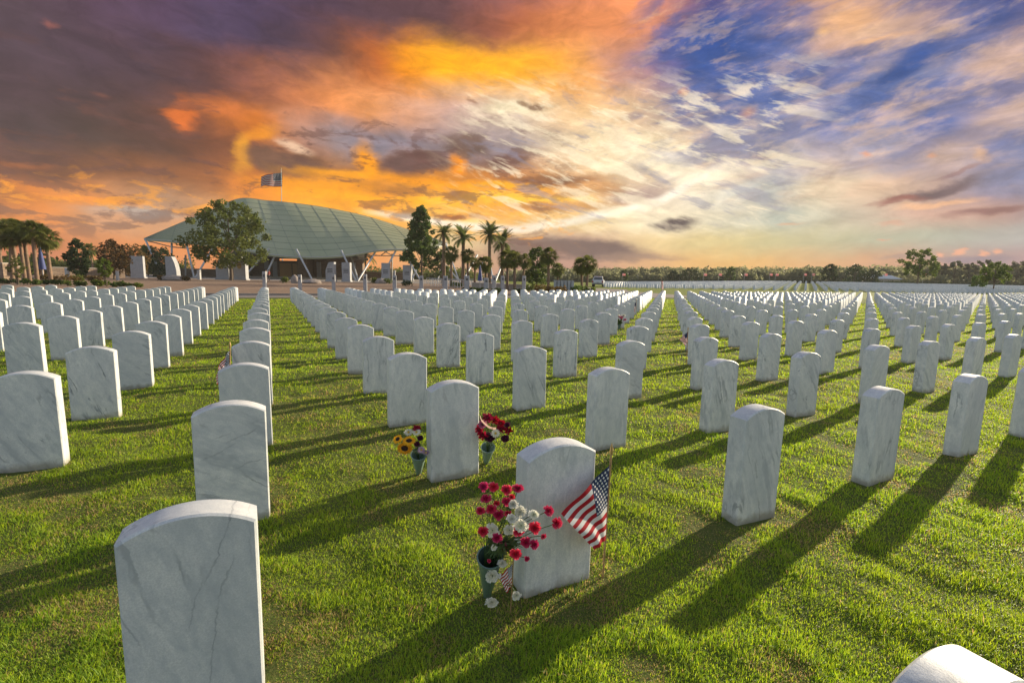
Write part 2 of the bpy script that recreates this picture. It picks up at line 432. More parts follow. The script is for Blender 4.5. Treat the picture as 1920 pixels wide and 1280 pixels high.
def marble_material(name, stuff=False, cracks=()):
    m = bpy.data.materials.new(name); m.use_nodes = True
    T = NT(m.node_tree); b = m.node_tree.nodes['Principled BSDF']
    tc = T.n('ShaderNodeTexCoord'); oi = T.n('ShaderNodeObjectInfo')
    P = tc.outputs['Object']
    sx, sy, sz = T.sep(oi.outputs['Color'])           # seed, vein angle, vein strength
    off = T.comb(T.math('MULTIPLY', sx, 91.0), T.math('MULTIPLY', sx, 37.0), T.math('MULTIPLY', sx, 53.0))
    p0 = T.vmath('ADD', P, off)
    rot = T.n('ShaderNodeVectorRotate', rotation_type='Y_AXIS'); T.put(rot.inputs['Vector'], p0)
    T.put(rot.inputs['Angle'], T.math('MULTIPLY', T.math('SUBTRACT', sy, .5), 3.0))
    pr = rot.outputs[0]
    wv = T.vmath('SCALE', T.vmath('SUBTRACT', T.noise(pr, 7, 6, .62, out=1), (.5, .5, .5)), scale=.06)
    pw = T.vmath('ADD', pr, wv)
    st = T.vmath('MULTIPLY', pw, (1.0, 1.0, .12))
    n1 = T.noise(st, 6.0, 4, .55)
    v1 = T.math('SUBTRACT', 1.0, T.math('ABSOLUTE', T.math('MULTIPLY', T.math('SUBTRACT', n1, .5), 2.0)))
    thin = T.rng(v1, .955, .995, 0, 1, True)
    mask = T.rng(T.noise(p0, 4.5, 3, .5), .47, .62, 0, 1, True)
    thin = T.math('MULTIPLY', T.math('MULTIPLY', thin, mask), .75)
    n2 = T.noise(st, 15.0, 6, .65)
    wisp = T.math('MULTIPLY', T.rng(n2, .50, .68, 0, .75, True), T.rng(T.noise(p0, 3.0, 3, .5), .38, .6, .15, 1, True))
    n3 = T.noise(st, 3.2, 4, .6)
    cloud = T.rng(n3, .36, .64, .05, .70, True)
    g = T.noise(p0, 210, 3, .7); g2_ = T.noise(p0, 38, 6, .7)
    base = T.mix(cloud, (.90, .895, .88), (.60, .62, .65))
    base = T.mix(T.math('MULTIPLY', wisp, sz), base, (.30, .335, .39))
    base = T.mix(T.math('MULTIPLY', thin, sz), base, (.17, .19, .22))
    if cracks:
        cw = T.vmath('ADD', T.vmath('ADD', P, T.vmath('SCALE', T.vmath('SUBTRACT', T.noise(P, 9, 7, .68, out=1), (.5, .5, .5)), scale=.055)), (0, 0, 0))
        X_, Y_, Z_ = T.sep(cw)
        for (x0, z0, x1, z1, wd, f) in cracks:
            L = math.hypot(x1 - x0, z1 - z0); ux, uz = (x1 - x0) / L, (z1 - z0) / L
            al = T.math('ADD', T.math('MULTIPLY', T.math('SUBTRACT', X_, x0), ux), T.math('MULTIPLY', T.math('SUBTRACT', Z_, z0), uz))
            dd = T.math('ABSOLUTE', T.math('SUBTRACT', T.math('MULTIPLY', T.math('SUBTRACT', X_, x0), uz), T.math('MULTIPLY', T.math('SUBTRACT', Z_, z0), ux)))
            m1 = T.math('MULTIPLY', T.math('MULTIPLY', T.rng(al, -.01, .03, 0, 1), T.rng(al, L - .03, L + .01, 1, 0)), T.rng(T.noise(P, 30, 3), .3, .55, .35, 1))
            base = T.mix(T.math('MULTIPLY', T.math('MULTIPLY', T.rng(dd, wd * .2, wd, 1, 0, True), m1), f * 1.1, clamp=True), base, (.20, .22, .25))
            base = T.mix(T.math('MULTIPLY', T.math('MULTIPLY', T.rng(dd, 0, wd * 9, 1, 0, True), m1), f * .42), base, (.42, .45, .49))
    base = T.mix(T.rng(g, .36, .64, .42, 0), base, (.40, .41, .43))
    mott = T.noise(T.vmath('MULTIPLY', pw, (1.0, 1.0, .38)), 24, 7, .74)
    base = T.mix(T.rng(mott, .42, .66, .0, .70), base, (.45, .485, .53))
    fl = T.noise(T.vmath('MULTIPLY', pw, (1.0, 1.0, .30)), 34, 3, .5)
    fm = T.rng(T.noise(p0, 5.5, 3, .5), .45, .6, .0, 1, True)
    base = T.mix(T.math('MULTIPLY', T.math('MULTIPLY', T.rng(fl, .66, .73, 0, .8, True), fm), sz), base, (.25, .28, .33))
    base = T.mix(T.rng(g2_, .35, .68, .0, .18), base, (.46, .49, .53))
    if not stuff:
        zz = T.sep(P)[2]
        soil = T.math('MULTIPLY', T.rng(T.math('ADD', zz, T.math('MULTIPLY', T.noise(p0, 22, 4), -.09)), -.045, .02, 1, 0, True), .65)
        base = T.mix(soil, base, (.20, .17, .10))
    T.link(base, b.inputs['Base Color'])
    b.inputs['Roughness'].default_value = .48
    b.inputs['Specular IOR Level'].default_value = .45
    if not stuff:
        bn = T.n('ShaderNodeBump'); bn.inputs['Strength'].default_value = .22; bn.inputs['Distance'].default_value = .002
        T.link(T.noise(p0, 190, 3, .7), bn.inputs['Height']); T.link(bn.outputs[0], b.inputs['Normal'])
    return m
MARBLE = marble_material('marble')
MARBLE_FAR = marble_material('marble_far', True)
MARBLE_CRACK = marble_material('marble_cracked', False, [(.125, .66, .025, .42, .0035, .85), (.025, .44, -.02, .30, .0030, .75), (.10, .50, .05, .34, .0035, .6), (.06, .36, .02, .10, .0035, .7), (.15, .62, .14, .45, .003, .4)])
MARBLE_STREAK = marble_material('marble_streaked', False, [(-.13, .36, .02, .43, .006, .7), (-.02, .44, .12, .50, .006, .75), (.0, .30, .14, .335, .004, .6), (-.07, .47, .0, .49, .006, .5), (-.10, .25, -.05, .265, .004, .7), (.09, .53, .15, .55, .012, .6)])

# ------------------------------------------------------------------ terrain
TH = R(27.12); OX, OY, DU, DV = -.182, 1.6058, 1.2427, 1.2328
AXU = np.array([math.cos(TH), math.sin(TH)]); AXV = np.array([-math.sin(TH), math.cos(TH)])
NROWS = 19
VEND = OY + DV * NROWS
def sstep(x, a, b):
    t = np.clip((x - a) / (b - a), 0, 1); return t * t * (3 - 2 * t)
_perm = rng.random((256, 256))
def vnoise(x, y):
    x = np.asarray(x, dtype=float); y = np.asarray(y, dtype=float)
    xi = np.floor(x).astype(int); yi = np.floor(y).astype(int); fx = x - xi; fy = y - yi
    fx = fx * fx * (3 - 2 * fx); fy = fy * fy * (3 - 2 * fy)
    a = _perm[xi & 255, yi & 255]; b = _perm[(xi + 1) & 255, yi & 255]; c = _perm[xi & 255, (yi + 1) & 255]; d = _perm[(xi + 1) & 255, (yi + 1) & 255]
    return (a * (1 - fx) + b * fx) * (1 - fy) + (c * (1 - fx) + d * fx) * fy
def fbm(x, y, o=3):
    s = 0; a = 1; t = 0
    for i in range(o):
        s = s + a * vnoise(x * 2 ** i + 17 * i, y * 2 ** i + 31 * i); t += a; a *= .5
    return s / t
def terrain(x, y):
    x = np.asarray(x, dtype=float); y = np.asarray(y, dtype=float)
    r = x / np.maximum(np.abs(y), 1.0)
    amp = .15 + 1.35 * sstep(r, .12, .65)
    z = amp * sstep(y, 48, 140) * sstep(r, .02, .2)
    d = np.hypot(x, y)
    z = z + (fbm(x * 2.6, y * 2.6, 3) - .5) * .065 * (1 - sstep(d, 9, 24))
    return z
def tz(x, y): return float(terrain(x, y))
def G(px, d):
    """ground point in the photographed column px at depth d (metres along +Y)"""
    x = 0.0
    # solve for x so that the foot projects onto column px
    z = 0.0
    for _ in range(4):
        r0 = ray(px, 520 + (px - 960) * .021 + FPX * HC / d)
        x = r0[0] / r0[1] * d
    return x, d, tz(x, d)
def PT(px, py, d):
    r0 = ray(px, py); k = d / r0[1]
    return Vector((r0[0] * k, d, HC + r0[2] * k))

# stones: lattice index -> position (fitted for the nearest ones)
OFFS = {(0, 0): (-.046, -.051), (0, 1): (-.026, -.043), (0, 2): (-.002, -.08), (0, 3): (.01, -.034), (-1, 2): (-.009, .055), (-1, 3): (.021, .017),
        (-1, 4): (.049, .03), (1, 0): (-.019, .003), (1, 1): (-.017, .017), (1, 2): (-.007, .004), (1, 3): (-.006, -.006), (2, 1): (.007, .023),
        (2, 2): (-.003, .016), (2, 3): (-.028, -.008), (2, 4): (-.001, -.009), (2, 0): (.068, .04), (3, 1): (-.026, -.011), (4, 2): (-.03, -.001),
        (4, 1): (-.038, -.009), (5, 2): (-.025, .011), (3, 0): (.07, .02), (4, 0): (.035, -.006), (6, 1): (.026, .02), (1, -1): (-.010, -.070)}
def stone_uv(a, b):
    if (a, b) in OFFS: du, dv = OFFS[(a, b)]
    else:
        q = random.Random(a * 131 + b * 7919); du, dv = q.uniform(-.02, .02), q.uniform(-.02, .02)
    return OX + DU * a + du, OY + DV * b + dv
def stone_xy(a, b):
    u, v = stone_uv(a, b)
    return AXU * u + AXV * v

# ------------------------------------------------------------------ ground sheet
def grass_ground_material():
    m = bpy.data.materials.new('lawn_ground'); m.use_nodes = True
    T = NT(m.node_tree); b = m.node_tree.nodes['Principled BSDF']
    tc = T.n('ShaderNodeTexCoord'); P = tc.outputs['Object']
    n1 = T.noise(P, .9, 5, .6); n2 = T.noise(P, 6, 5, .65); n3 = T.noise(P, 60, 4, .7)
    g = T.mix(T.rng(n1, .35, .65), (.16, .21, .022), (.26, .28, .035))
    g = T.mix(T.rng(n2, .35, .7), g, (.09, .15, .016))
    g = T.mix(T.rng(n3, .45, .75, 0, .5), g, (.19, .18, .07))
    thatch = T.rng(T.noise(P, 2.1, 4, .6), .58, .70, 0, .4, True)
    g = T.mix(thatch, g, (.17, .125, .06))
    # bare thatch between the blades close to the stones' rows
    soil = T.mix(T.rng(n3, .3, .7), (.07, .12, .02), (.16, .16, .05))
    cd = T.vmath('LENGTH', P)
    g = T.mix(T.rng(cd, 14, 34), soil, g)
    T.link(g, b.inputs['Base Color']); b.inputs['Roughness'].default_value = .9; b.inputs['Specular IOR Level'].default_value = .15
    bn = T.n('ShaderNodeBump'); bn.inputs['Strength'].default_value = .9; bn.inputs['Distance'].default_value = .04
    T.link(T.noise(P, 18, 6, .75), bn.inputs['Height']); T.link(bn.outputs[0], b.inputs['Normal'])
    return m
def build_ground():
    rad = np.concatenate([[0.0], np.geomspace(.35, 60, 190), np.geomspace(64, 420, 40)])
    na = 400
    ang = np.linspace(0, 2 * np.pi, na, endpoint=False)
    X = rad[:, None] * np.sin(ang)[None]; Y = rad[:, None] * np.cos(ang)[None]
    Z = terrain(X, Y)
    V = np.stack([X, Y, Z], -1).reshape(-1, 3)
    i = np.arange(len(rad) - 1)[:, None]; k = np.arange(na)[None]; k2 = (k + 1) % na
    F = np.stack([i * na + k + 0 * k2, (i + 1) * na + k, (i + 1) * na + k2, i * na + k2], -1).reshape(-1, 4)
    F = F[:, ::-1]
    o = np_mesh('ground', V, F, grass_ground_material(), smooth=True)
    tag(o, kind='structure', label='green lawn ground running to the horizon', cat='ground')
    return o
build_ground()

# ------------------------------------------------------------------ grass blades
def grass_material():
    m = bpy.data.materials.new('grass_blade'); m.use_nodes = True
    T = NT(m.node_tree); b = m.node_tree.nodes['Principled BSDF']
    at = T.n('ShaderNodeAttribute', attribute_name='tint')
    T.link(at.outputs['Color'], b.inputs['Base Color']); b.inputs['Roughness'].default_value = .5; b.inputs['Specular IOR Level'].default_value = .3
    tr = T.n('ShaderNodeBsdfTranslucent')
    h = T.n('ShaderNodeHueSaturation'); h.inputs['Value'].default_value = 2.3; h.inputs['Saturation'].default_value = 1.1; h.inputs['Hue'].default_value = .49
    T.link(at.outputs['Color'], h.inputs['Color']); T.link(h.outputs[0], tr.inputs[0])
    mx = T.n('ShaderNodeMixShader'); mx.inputs[0].default_value = .48
    T.link(b.outputs[0], mx.inputs[1]); T.link(tr.outputs[0], mx.inputs[2])
    T.link(mx.outputs[0], m.node_tree.nodes['Material Output'].inputs[0])
    return m
def build_grass(N=950000):
    d = np.exp(rng.uniform(math.log(.75), math.log(34), N))
    r = rng.uniform(-1.28, 1.28, N)
    y = d; x = r * d + rng.normal(0, .05, N)
    # a little lawn outside the frame edges near the camera
    u = x * AXU[0] + y * AXU[1]; v = x * AXV[0] + y * AXV[1]
    keep = v < VEND + 1.2
    # drop blades whose root lies inside a stone
    a = np.round((u - OX) / DU); b = np.round((v - OY) / DV)
    keep &= ~((np.abs(u - OX - DU * a) < .155) & (np.abs(v - OY - DV * b) < .042))
    x, y, u, v, d, a, b = (q[keep] for q in (x, y, u, v, d, a, b)); n = len(x)
    ds = np.hypot(np.maximum(np.abs(u - OX - DU * a) - .165, 0), np.maximum(np.abs(v - OY - DV * b) - .052, 0))
    z = terrain(x, y) - .004
    patch = sstep(fbm(x * 1.9 + 5, y * 1.9, 3), .56, .72)
    worn = np.clip(sstep(fbm(x * 4.1, y * 4.1 + 9, 3) + .40 * np.exp(-ds / .07) + .7 * np.exp(-((x + .76) ** 2 / .05 + (y - 1.62) ** 2 / .02)) + .45 * np.exp(-((x - .28) ** 2 / .09 + (y - 1.78) ** 2 / .015)) + .35 * np.exp(-((x + 3.2) ** 2 / .25 + (y - 3.85) ** 2 / .04)), .60, .80), 0, 1)
    tuft = sstep(fbm(x * 7, y * 7, 2), .35, .7)
    dry = np.clip(patch * .55 + worn * .75, 0, 1)
    L = (.017 + .016 * tuft) * (1 - .45 * dry) * rng.uniform(.6, 1.35, n) * (1 + .045 * np.maximum(d - 2, 0))
    L *= np.where(rng.random(n) < .012, 1.6, 1)
    W = (.0011 + .00085 * d) * rng.uniform(.7, 1.3, n)
    az = rng.uniform(0, 2 * np.pi, n); lean = np.radians(rng.uniform(12, 72, n)) + dry * .25
    fa = az + rng.uniform(-.6, .6, n) + np.pi / 2
    sx, sy = np.cos(fa) * W / 2, np.sin(fa) * W / 2
    dx, dy = np.cos(az), np.sin(az)
    l1 = lean * .55; l2 = lean * 1.45
    mx_, my_, mz_ = x + dx * np.sin(l1) * L * .55, y + dy * np.sin(l1) * L * .55, z + np.cos(l1) * L * .55
    tx, ty, tzz = mx_ + dx * np.sin(l2) * L * .45, my_ + dy * np.sin(l2) * L * .45, mz_ + np.cos(l2) * L * .45
    V = np.stack([np.stack([x - sx, y - sy, z], 1), np.stack([x + sx, y + sy, z], 1),
                  np.stack([mx_ + sx * .75, my_ + sy * .75, mz_], 1), np.stack([mx_ - sx * .75, my_ - sy * .75, mz_], 1),
                  np.stack([tx, ty, tzz], 1)], 1).reshape(-1, 3)
    o = (np.arange(n) * 5)[:, None]
    F = np.concatenate([o + np.array([0, 1, 2]), o + np.array([0, 2, 3]), o + np.array([3, 2, 4])], 0)
    t = rng.random(n)[:, None]
    g1 = np.array([.13, .255, .028]); g2 = np.array([.37, .45, .055]); g3 = np.array([.42, .34, .15]); g4 = np.array([.33, .22, .11])
    big = sstep(fbm(x * .55, y * .55, 2), .35, .65)[:, None]
    C = g1 * (1 - t) + g2 * t
    C = C * (1 - .35 * big) + np.array([.22, .28, .03]) * .35 * big
    isdry = (rng.random(n) < .03 + .60 * dry)[:, None]
    C = np.where(isdry, g3 * t + g4 * (1 - t), C)
    C = np.repeat(C, 5, 0)
    ob = np_mesh('grass', V, F, grass_material(), colors=C)
    tag(ob, kind='stuff', label='short green turf grass with dry brown patches between the headstones', cat='grass')
build_grass()

# ------------------------------------------------------------------ headstones
SW, ST, SH, SC = .33, .104, .593, .641
def stone_outline(w, h, c, n=14):
    """arched outline in xz from bottom-left, clockwise round the top"""
    R0 = ((w / 2) ** 2 + (c - h) ** 2) / (2 * (c - h)); a = math.asin(w / 2 / R0)
    pts = [(-w / 2, -.12), (-w / 2, h)]
    for i in range(1, n):
        t = -a + 2 * a * i / n
        pts.append((R0 * math.sin(t), c - R0 + R0 * math.cos(t)))
    return pts + [(w / 2, h), (w / 2, -.12)]
def stone_mesh(w, t, h, c, bev=.006):
    o0 = stone_outline(w, h, c, 16); o1 = stone_outline(w - 2 * bev, h - bev * .9, c - bev, 16)
    n = len(o0); V = []
    for (o, y) in ((o1, -t / 2), (o0, -t / 2 + bev), (o0, t / 2 - bev), (o1, t / 2)):
        V += [(p[0], y, p[1]) for p in o]
    F = [tuple(range(n - 1, -1, -1))[::-1], tuple(range(4 * n - 1, 3 * n - 1, -1))]
    for k in range(3):
        for j in range(n):
            j2 = (j + 1) % n
            F.append((k * n + j, (k + 1) * n + j, (k + 1) * n + j2, k * n + j2))
    me = bpy.data.meshes.new('headstone'); me.from_pydata(V, [], F); me.update()
    me.materials.append(MARBLE)
    me.polygons.foreach_set('use_smooth', [True] * len(me.polygons)); me.set_sharp_from_angle(angle=R(30))
    return me
STONES = [stone_mesh(SW + dw, ST + dt, SH + dh, SC + dh) for dw, dt, dh in ((0, 0, 0), (.004, .002, .006), (-.003, 0, -.006), (.002, -.003, .003))]

ORD = ['zeroth', 'first', 'second', 'third', 'fourth', 'fifth', 'sixth', 'seventh', 'eighth', 'ninth', 'tenth', 'eleventh', 'twelfth', 'thirteenth',
       'fourteenth', 'fifteenth', 'sixteenth', 'seventeenth', 'eighteenth', 'nineteenth', 'twentieth', 'twenty-first', 'twenty-second', 'twenty-third',
       'twenty-fourth', 'twenty-fifth', 'twenty-sixth', 'twenty-seventh', 'twenty-eighth', 'twenty-ninth', 'thirtieth'] + ['far'] * 60
SPECIAL = {
 (0, 0): 'large foreground headstone at lower left with long diagonal grey cracks',
 (0, 1): 'headstone with dark slanting streaks directly behind the largest foreground one',
 (1, 0): 'headstone with carnations at its left side and a flag at its right',
 (1, 1): 'headstone standing between the sunflower vase and the red flower vase',
 (2, 0): 'grey speckled headstone with a blue vein over its shoulder, right of the large flag',
 (3, 0): 'headstone engraved with a small cross near its top right',
 (4, 0): 'headstone with dark smudges low on its narrow left side, near the right edge',
 (5, 0): 'headstone half cut off by the right edge, above the nearest shadows',
 (1, -1): 'blurred top of the nearest headstone at the lower right corner',
 (-1, 2): 'broad grey-striped headstone cut off by the left edge',
 (-1, 3): 'headstone scattered with black curly flecks behind the one at the left edge',
 (-1, 4): 'headstone with a smoky dark cloud near its top, behind the black-flecked one',
 (3, 3): 'headstone with a small round wreath emblem engraved near its top',
 (4, 2): None,
}
VEIN = {(0, 0): (.31, .60, .8), (0, 1): (.77, .86, .9), (1, 0): (.12, .5, .4), (1, 1): (.45, .55, .5), (2, 0): (.6, .62, 1.0), (3, 0): (.2, .47, 1.0), (4, 0): (.93, .42, 1.1),
        (-1, 2): (.55, .66, .9), (-1, 3): (.05, .6, 1.5), (-1, 4): (.36, .85, 1.3), (2, 1): (.7, .5, .3), (3, 1): (.82, .6, 1.0), (4, 1): (.4, .7, 1.2)}
cands = []
for b in range(-1, NROWS + 1):
    for a in range(-40, 90):
        x, y = stone_xy(a, b)
        if y < .3: continue
        px, py, zf = project((x, y, -HC)); pxt, pyt, _ = project((x, y, SC - HC))
        m = .2 / zf * FPX
        if -m < px < 1920 + m and pyt < 1290 and zf > 0:
            cands.append((zf, a, b, x, y))
cands.sort()
# stones just outside the right of the frame whose shadows fall into the picture
extra = [(4, -1), (3, -1), (5, -1), (2, -1), (6, 0), (7, 0), (6, -1)]
near = [(c[1], c[2]) for c in cands[:300]]
rest = [(c[1], c[2]) for c in cands[300:]]
def line_label(a, b, vis):
    k = vis.index(b) + 1
    if a == 0: return f'white marble headstone, {ORD[b]} behind the largest foreground headstone in its line'
    if a == 1: return f'white marble headstone, {ORD[b]} behind the one with flag and carnations'
    if a == 2: return f'white marble headstone, {ORD[b]} behind the grey speckled one right of the large flag'
    if a == 3: return f'white marble headstone, {ORD[b]} behind the cross-engraved headstone in its line'
    if a == 4: return f'white marble headstone, {ORD[b]} behind the side-smudged headstone right of the cross-engraved one'
    if a == 5: return f'white marble headstone, {ORD[b]} behind the one half cut off by the right edge'
    if a == -1: return f'white marble headstone, {ORD[b - 2]} behind the grey-striped one at the left edge'
    if a > 5: return f'white headstone, {ORD[k]} from front in the {ORD[a - 5]} line beyond the right edge stone'
    return f'white headstone, {ORD[k]} from front in the {ORD[-a - 1]} line left of the striped one'
byline = {}
for a, b in near: byline.setdefault(a, []).append(b)
for k in byline: byline[k].sort()
def place_stone(a, b, label):
    q = random.Random(a * 977 + b * 3571 + 5)
    x, y = stone_xy(a, b)
    me = STONES[0] if (a, b) in OFFS else STONES[q.randrange(4)]
    o = bpy.data.objects.new('headstone', me); col.objects.link(o)
    near_fit = (a, b) in OFFS
    o.location = (x, y, 0.0 + (0 if near_fit else q.uniform(-.008, .008)))
    o.rotation_euler = (R(q.uniform(-.5, .5)), R(q.uniform(-.5, .5)), TH + R(q.uniform(-1, 1)) * (.3 if near_fit else 1))
    cm = {(0, 0): MARBLE_CRACK, (0, 1): MARBLE_STREAK}.get((a, b))
    if cm:
        o.data = me.copy(); o.data.materials[0] = cm
    sd_ = VEIN.get((a, b)) or (q.random(), q.choice([.55, .62, .68, .45, .8, .38]) + q.uniform(-.05, .05), q.choice([.25, .5, .8, 1.0, 1.3]))
    o.color = (*sd_, 1)
    tag(o, label, 'headstone', 'white marble headstones in the near burial section')
    return o
stone_objs = {}
for a, b in near:
    lab = SPECIAL.get((a, b)) or line_label(a, b, byline[a])
    stone_objs[(a, b)] = place_stone(a, b, lab)
for a, b in extra:
    if (a, b) in stone_objs: continue
    stone_objs[(a, b)] = place_stone(a, b, 'white marble headstone standing just outside the right of the frame')

def far_stones(name, items, label):
    """items: (x, y, z, rot) arrays -> one mesh of low arched stones"""
    prof = [(-.165, -.1), (-.165, .593), (-.09, .630), (0, .641), (.09, .630), (.165, .593), (.165, -.1)]
    n = len(prof)
    base = np.array([(p[0], -.052, p[1]) for p in prof] + [(p[0], .052, p[1]) for p in prof])
    it = np.array(items); N = len(it)
    c, s = np.cos(it[:, 3]), np.sin(it[:, 3])
    X = base[None, :, 0] * c[:, None] - base[None, :, 1] * s[:, None] + it[:, 0:1]
    Y = base[None, :, 0] * s[:, None] + base[None, :, 1] * c[:, None] + it[:, 1:2]
    Z = base[None, :, 2] + it[:, 2:3]
    V = np.stack([X, Y, Z], -1).reshape(-1, 3)
    q = [(j, n + j, n + j + 1, j + 1) for j in range(n - 1)]
    q += [(0, 1, 5, 6), (1, 2, 3, 5), (3, 4, 5, 5)]
    quads = [f for f in q if len(set(f)) == 4] + [(n + 6, n + 5, n + 1, n + 0), (n + 5, n + 3, n + 2, n + 1)]
    tris = []
    Fq = (np.arange(N) * 2 * n)[:, None, None] + np.array(quads)[None]
    Ft = (np.arange(N) * 2 * n)[:, None, None] + np.array([(3, 4, 5), (n + 5, n + 4, n + 3)])[None]
    Fq = Fq.reshape(-1, 4); Ft = Ft.reshape(-1, 3)
    tri = np.concatenate([Fq[:, [0, 1, 2]], Fq[:, [0, 2, 3]], Ft], 0)
    o = np_mesh(name, V, tri, MARBLE_FAR)
    o.color = (.4, .62, .8, 1)
    tag(o, label, 'headstones', None, 'stuff')
    return o
items = []
for a, b in rest:
    q = random.Random(a * 977 + b * 3571 + 5); x, y = stone_xy(a, b)
    items.append((x, y, tz(x, y) + q.uniform(-.01, .01), TH + R(q.uniform(-1, 1))))
far_stones('headstones', items, 'dense far rows of white headstones at the back of the near burial section')
# the section across the drive
items = []
T2 = R(31.4); s2, c2 = math.sin(T2), math.cos(T2)
for i in range(-80, 160):
    for j in range(0, 200):
        u, v = i * 1.36, j * 1.36
        x, y = u * c2 + v * s2, v * c2 - u * s2
        if y < 66 or y > 150: continue
        r = x / y
        yn = 66 + 10 * max(0, .5 - r)             # front edge of the section
        yf = 150 if r > .3 else 150 - 20 * (.3 - r)
        if r < .19 + .0 * y or r > 1.14 or y < 72 + 14 * max(0, .6 - r) or y > yf: continue
        # behind the end of the near section
        v1 = -x * math.sin(TH) + y * math.cos(TH)
        if v1 < VEND + 9: continue
        items.append((x, y, tz(x, y), -T2 + R(random.uniform(-1, 1))))
far_stones('headstones', items, 'distant mass of white headstones in the burial section across the drive')
print('stones', len(near), len(rest), len(items))
# ------------------------------------------------------------------ flags
M_RED = mat('flag_red', s2l('b02430'), .75, transl=.3, spec=.2)
M_WHITE = mat('flag_white', (.78, .78, .80), .75, transl=.3, spec=.2)
M_BLUE = mat('flag_blue', (.028, .045, .12), .75, transl=.15, spec=.2)
M_STAR = mat('flag_star', (.82, .82, .84), .75, spec=.2)
M_WOOD = mat('stick_wood', (.42, .27, .12), .55, var=(.3, .18, .08), var_scale=60)
M_GOLD = mat('gilt', (.45, .30, .12), .4, metal=.5)
FM = [M_RED, M_WHITE, M_BLUE, M_STAR]
def flag_cloth(S, parent, stars=True, ns=30, sub=2):
    mb = MB(); nt = 13 * sub
    V = [S(i / ns, j / nt) for j in range(nt + 1) for i in range(ns + 1)]
    F = []; mi = []
    for j in range(nt):
        for i in range(ns):
            F.append((j * (ns + 1) + i, j * (ns + 1) + i + 1, (j + 1) * (ns + 1) + i + 1, (j + 1) * (ns + 1) + i))
            s, row = (i + .5) / ns, j // sub
            mi.append(2 if (s < .4 and row >= 6) else (0 if row % 2 == 0 else 1))
    mb.v = [tuple(v) for v in V]; mb.f = F; mb.m = mi
    if stars:
        e = .01
        for r in range(9):
            nc = 6 if r % 2 == 0 else 5
            for k in range(nc):
                s0 = .4 * ((k + (.5 if r % 2 == 0 else 1.0)) / 6); t0 = 6 / 13 + 7 / 13 * (r + .75) / 9.5
                p = Vector(S(s0, t0)); ds = (Vector(S(s0 + e, t0)) - p) / e; dt = (Vector(S(s0, t0 + e)) - p) / e
                nrm = ds.cross(dt).normalized(); R0 = .024 * dt.length
                us = ds.normalized(); ut = nrm.cross(us)
                for sg in (1, -1):
                    pts = []
                    for q in range(10):
                        rr = R0 if q % 2 == 0 else R0 * .42; an = math.pi / 2 + q * math.pi / 5
                        pts.append(p + nrm * sg * max(.0012, dt.length * .004) + (us * math.cos(an) + ut * math.sin(an)) * rr)
                    mb.add(pts, [tuple(range(10)) if sg > 0 else tuple(range(9, -1, -1))], 3)
    return mb.build('cloth', FM, parent, smooth=True)
def bilinear(ht, hb, ft, fb, fold, nrm, ph=0.0, nf=2.2):
    ht, hb, ft, fb, nrm = map(Vector, (ht, hb, ft, fb, nrm)); nrm = nrm.normalized()
    def S(s, t):
        p = (hb * (1 - t) + ht * t) * (1 - s) + (fb * (1 - t) + ft * t) * s
        return p + nrm * fold * math.sin(2 * math.pi * (nf * (s * .75 + (1 - t) * .45) + ph)) * min(1, s * 3 + .15)
    return S
def stick_flag(label, base, top, ht, hb, ft, fb, fold=.008, stars=True, rad=.0045, ph=0.0, group=None, ns=30, sub=2, nf=2.2):
    base = Vector(base)
    root = empty('stick_flag', base, label=label, cat='flag', group=group)
    L = lambda p: Vector(p) - base
    mb = MB(); mb.tube([L(base) - Vector((0, 0, .05)), L(top)], rad, 8); mb.build('stick', M_WOOD, root, True)
    mb = MB(); ax = (L(top) - Vector((0, 0, 0))).normalized()
    mb.tube([L(top) - ax * .002, L(top) + ax * .012, L(top) + ax * .030, L(top) + ax * .048], [rad * 1.5, rad * 1.7, rad * 1.2, .0006], 8)
    mb.build('finial', M_GOLD, root, True)
    flag_cloth(bilinear(L(ht), L(hb), L(ft), L(fb), fold, (.2, -1, .1), ph, nf), root, stars, ns, sub)
    return root
x, y, z = G(1128, 1.945)
stick_flag('small flag on a wooden stick leaning at the right of the carnation headstone', (x, y, tz(x, y)), PT(1146, 850, 1.93),
           PT(1143, 871, 1.92), PT(1135, 1012, 1.93), PT(1052, 963, 1.74), PT(1116, 1032, 1.81), .007, ph=.3)
x, y, z = G(962, 1.80)
stick_flag('tiny flag tucked between the green carnation vase and the headstone', (PT(957, 1120, 1.72)[0], 1.72, 0.0), PT(963, 1046, 1.69),
           PT(961, 1056, 1.69), PT(959, 1098, 1.69), PT(936, 1080, 1.66), PT(950, 1112, 1.66), .003, True, .0022, ns=16, sub=1)
x, y, z = G(431, 4.30)
stick_flag('small limp flag half hidden behind the third headstone of the lower left line', (x, y, z), PT(431, 650, 4.30),
           PT(430, 657, 4.29), PT(430, 700, 4.29), PT(408, 688, 4.25), PT(406, 722, 4.25), .02, True, .006, ns=16, sub=1)
x, y, z = G(1287, 7.6)
stick_flag('small striped flag poking out at the left of a headstone in mid field', (x, y, z), PT(1290, 618, 7.6),
           PT(1289, 622, 7.6), PT(1289, 640, 7.6), PT(1275, 636, 7.5), PT(1284, 648, 7.5), .012, False, .006, ns=10, sub=1)
x, y, z = G(1193, 17.0)
stick_flag('small drooping flag standing beside headstones left of the wide grass aisle', (x, y, z), PT(1193, 562, 17),
           PT(1193, 565, 17), PT(1191, 582, 17), PT(1187, 574, 16.9), PT(1186, 591, 16.9), .03, False, .008, ns=8, sub=1)
x, y, z = G(1241, 30.0)
stick_flag('thin tall flag on a stick at the far end of the wide grass aisle', (x, y, z), PT(1240, 521, 30),
           PT(1240, 525, 30), PT(1240, 538, 30), PT(1243.5, 529, 30), PT(1243.5, 545, 30), .03, False, .012, ns=8, sub=1)

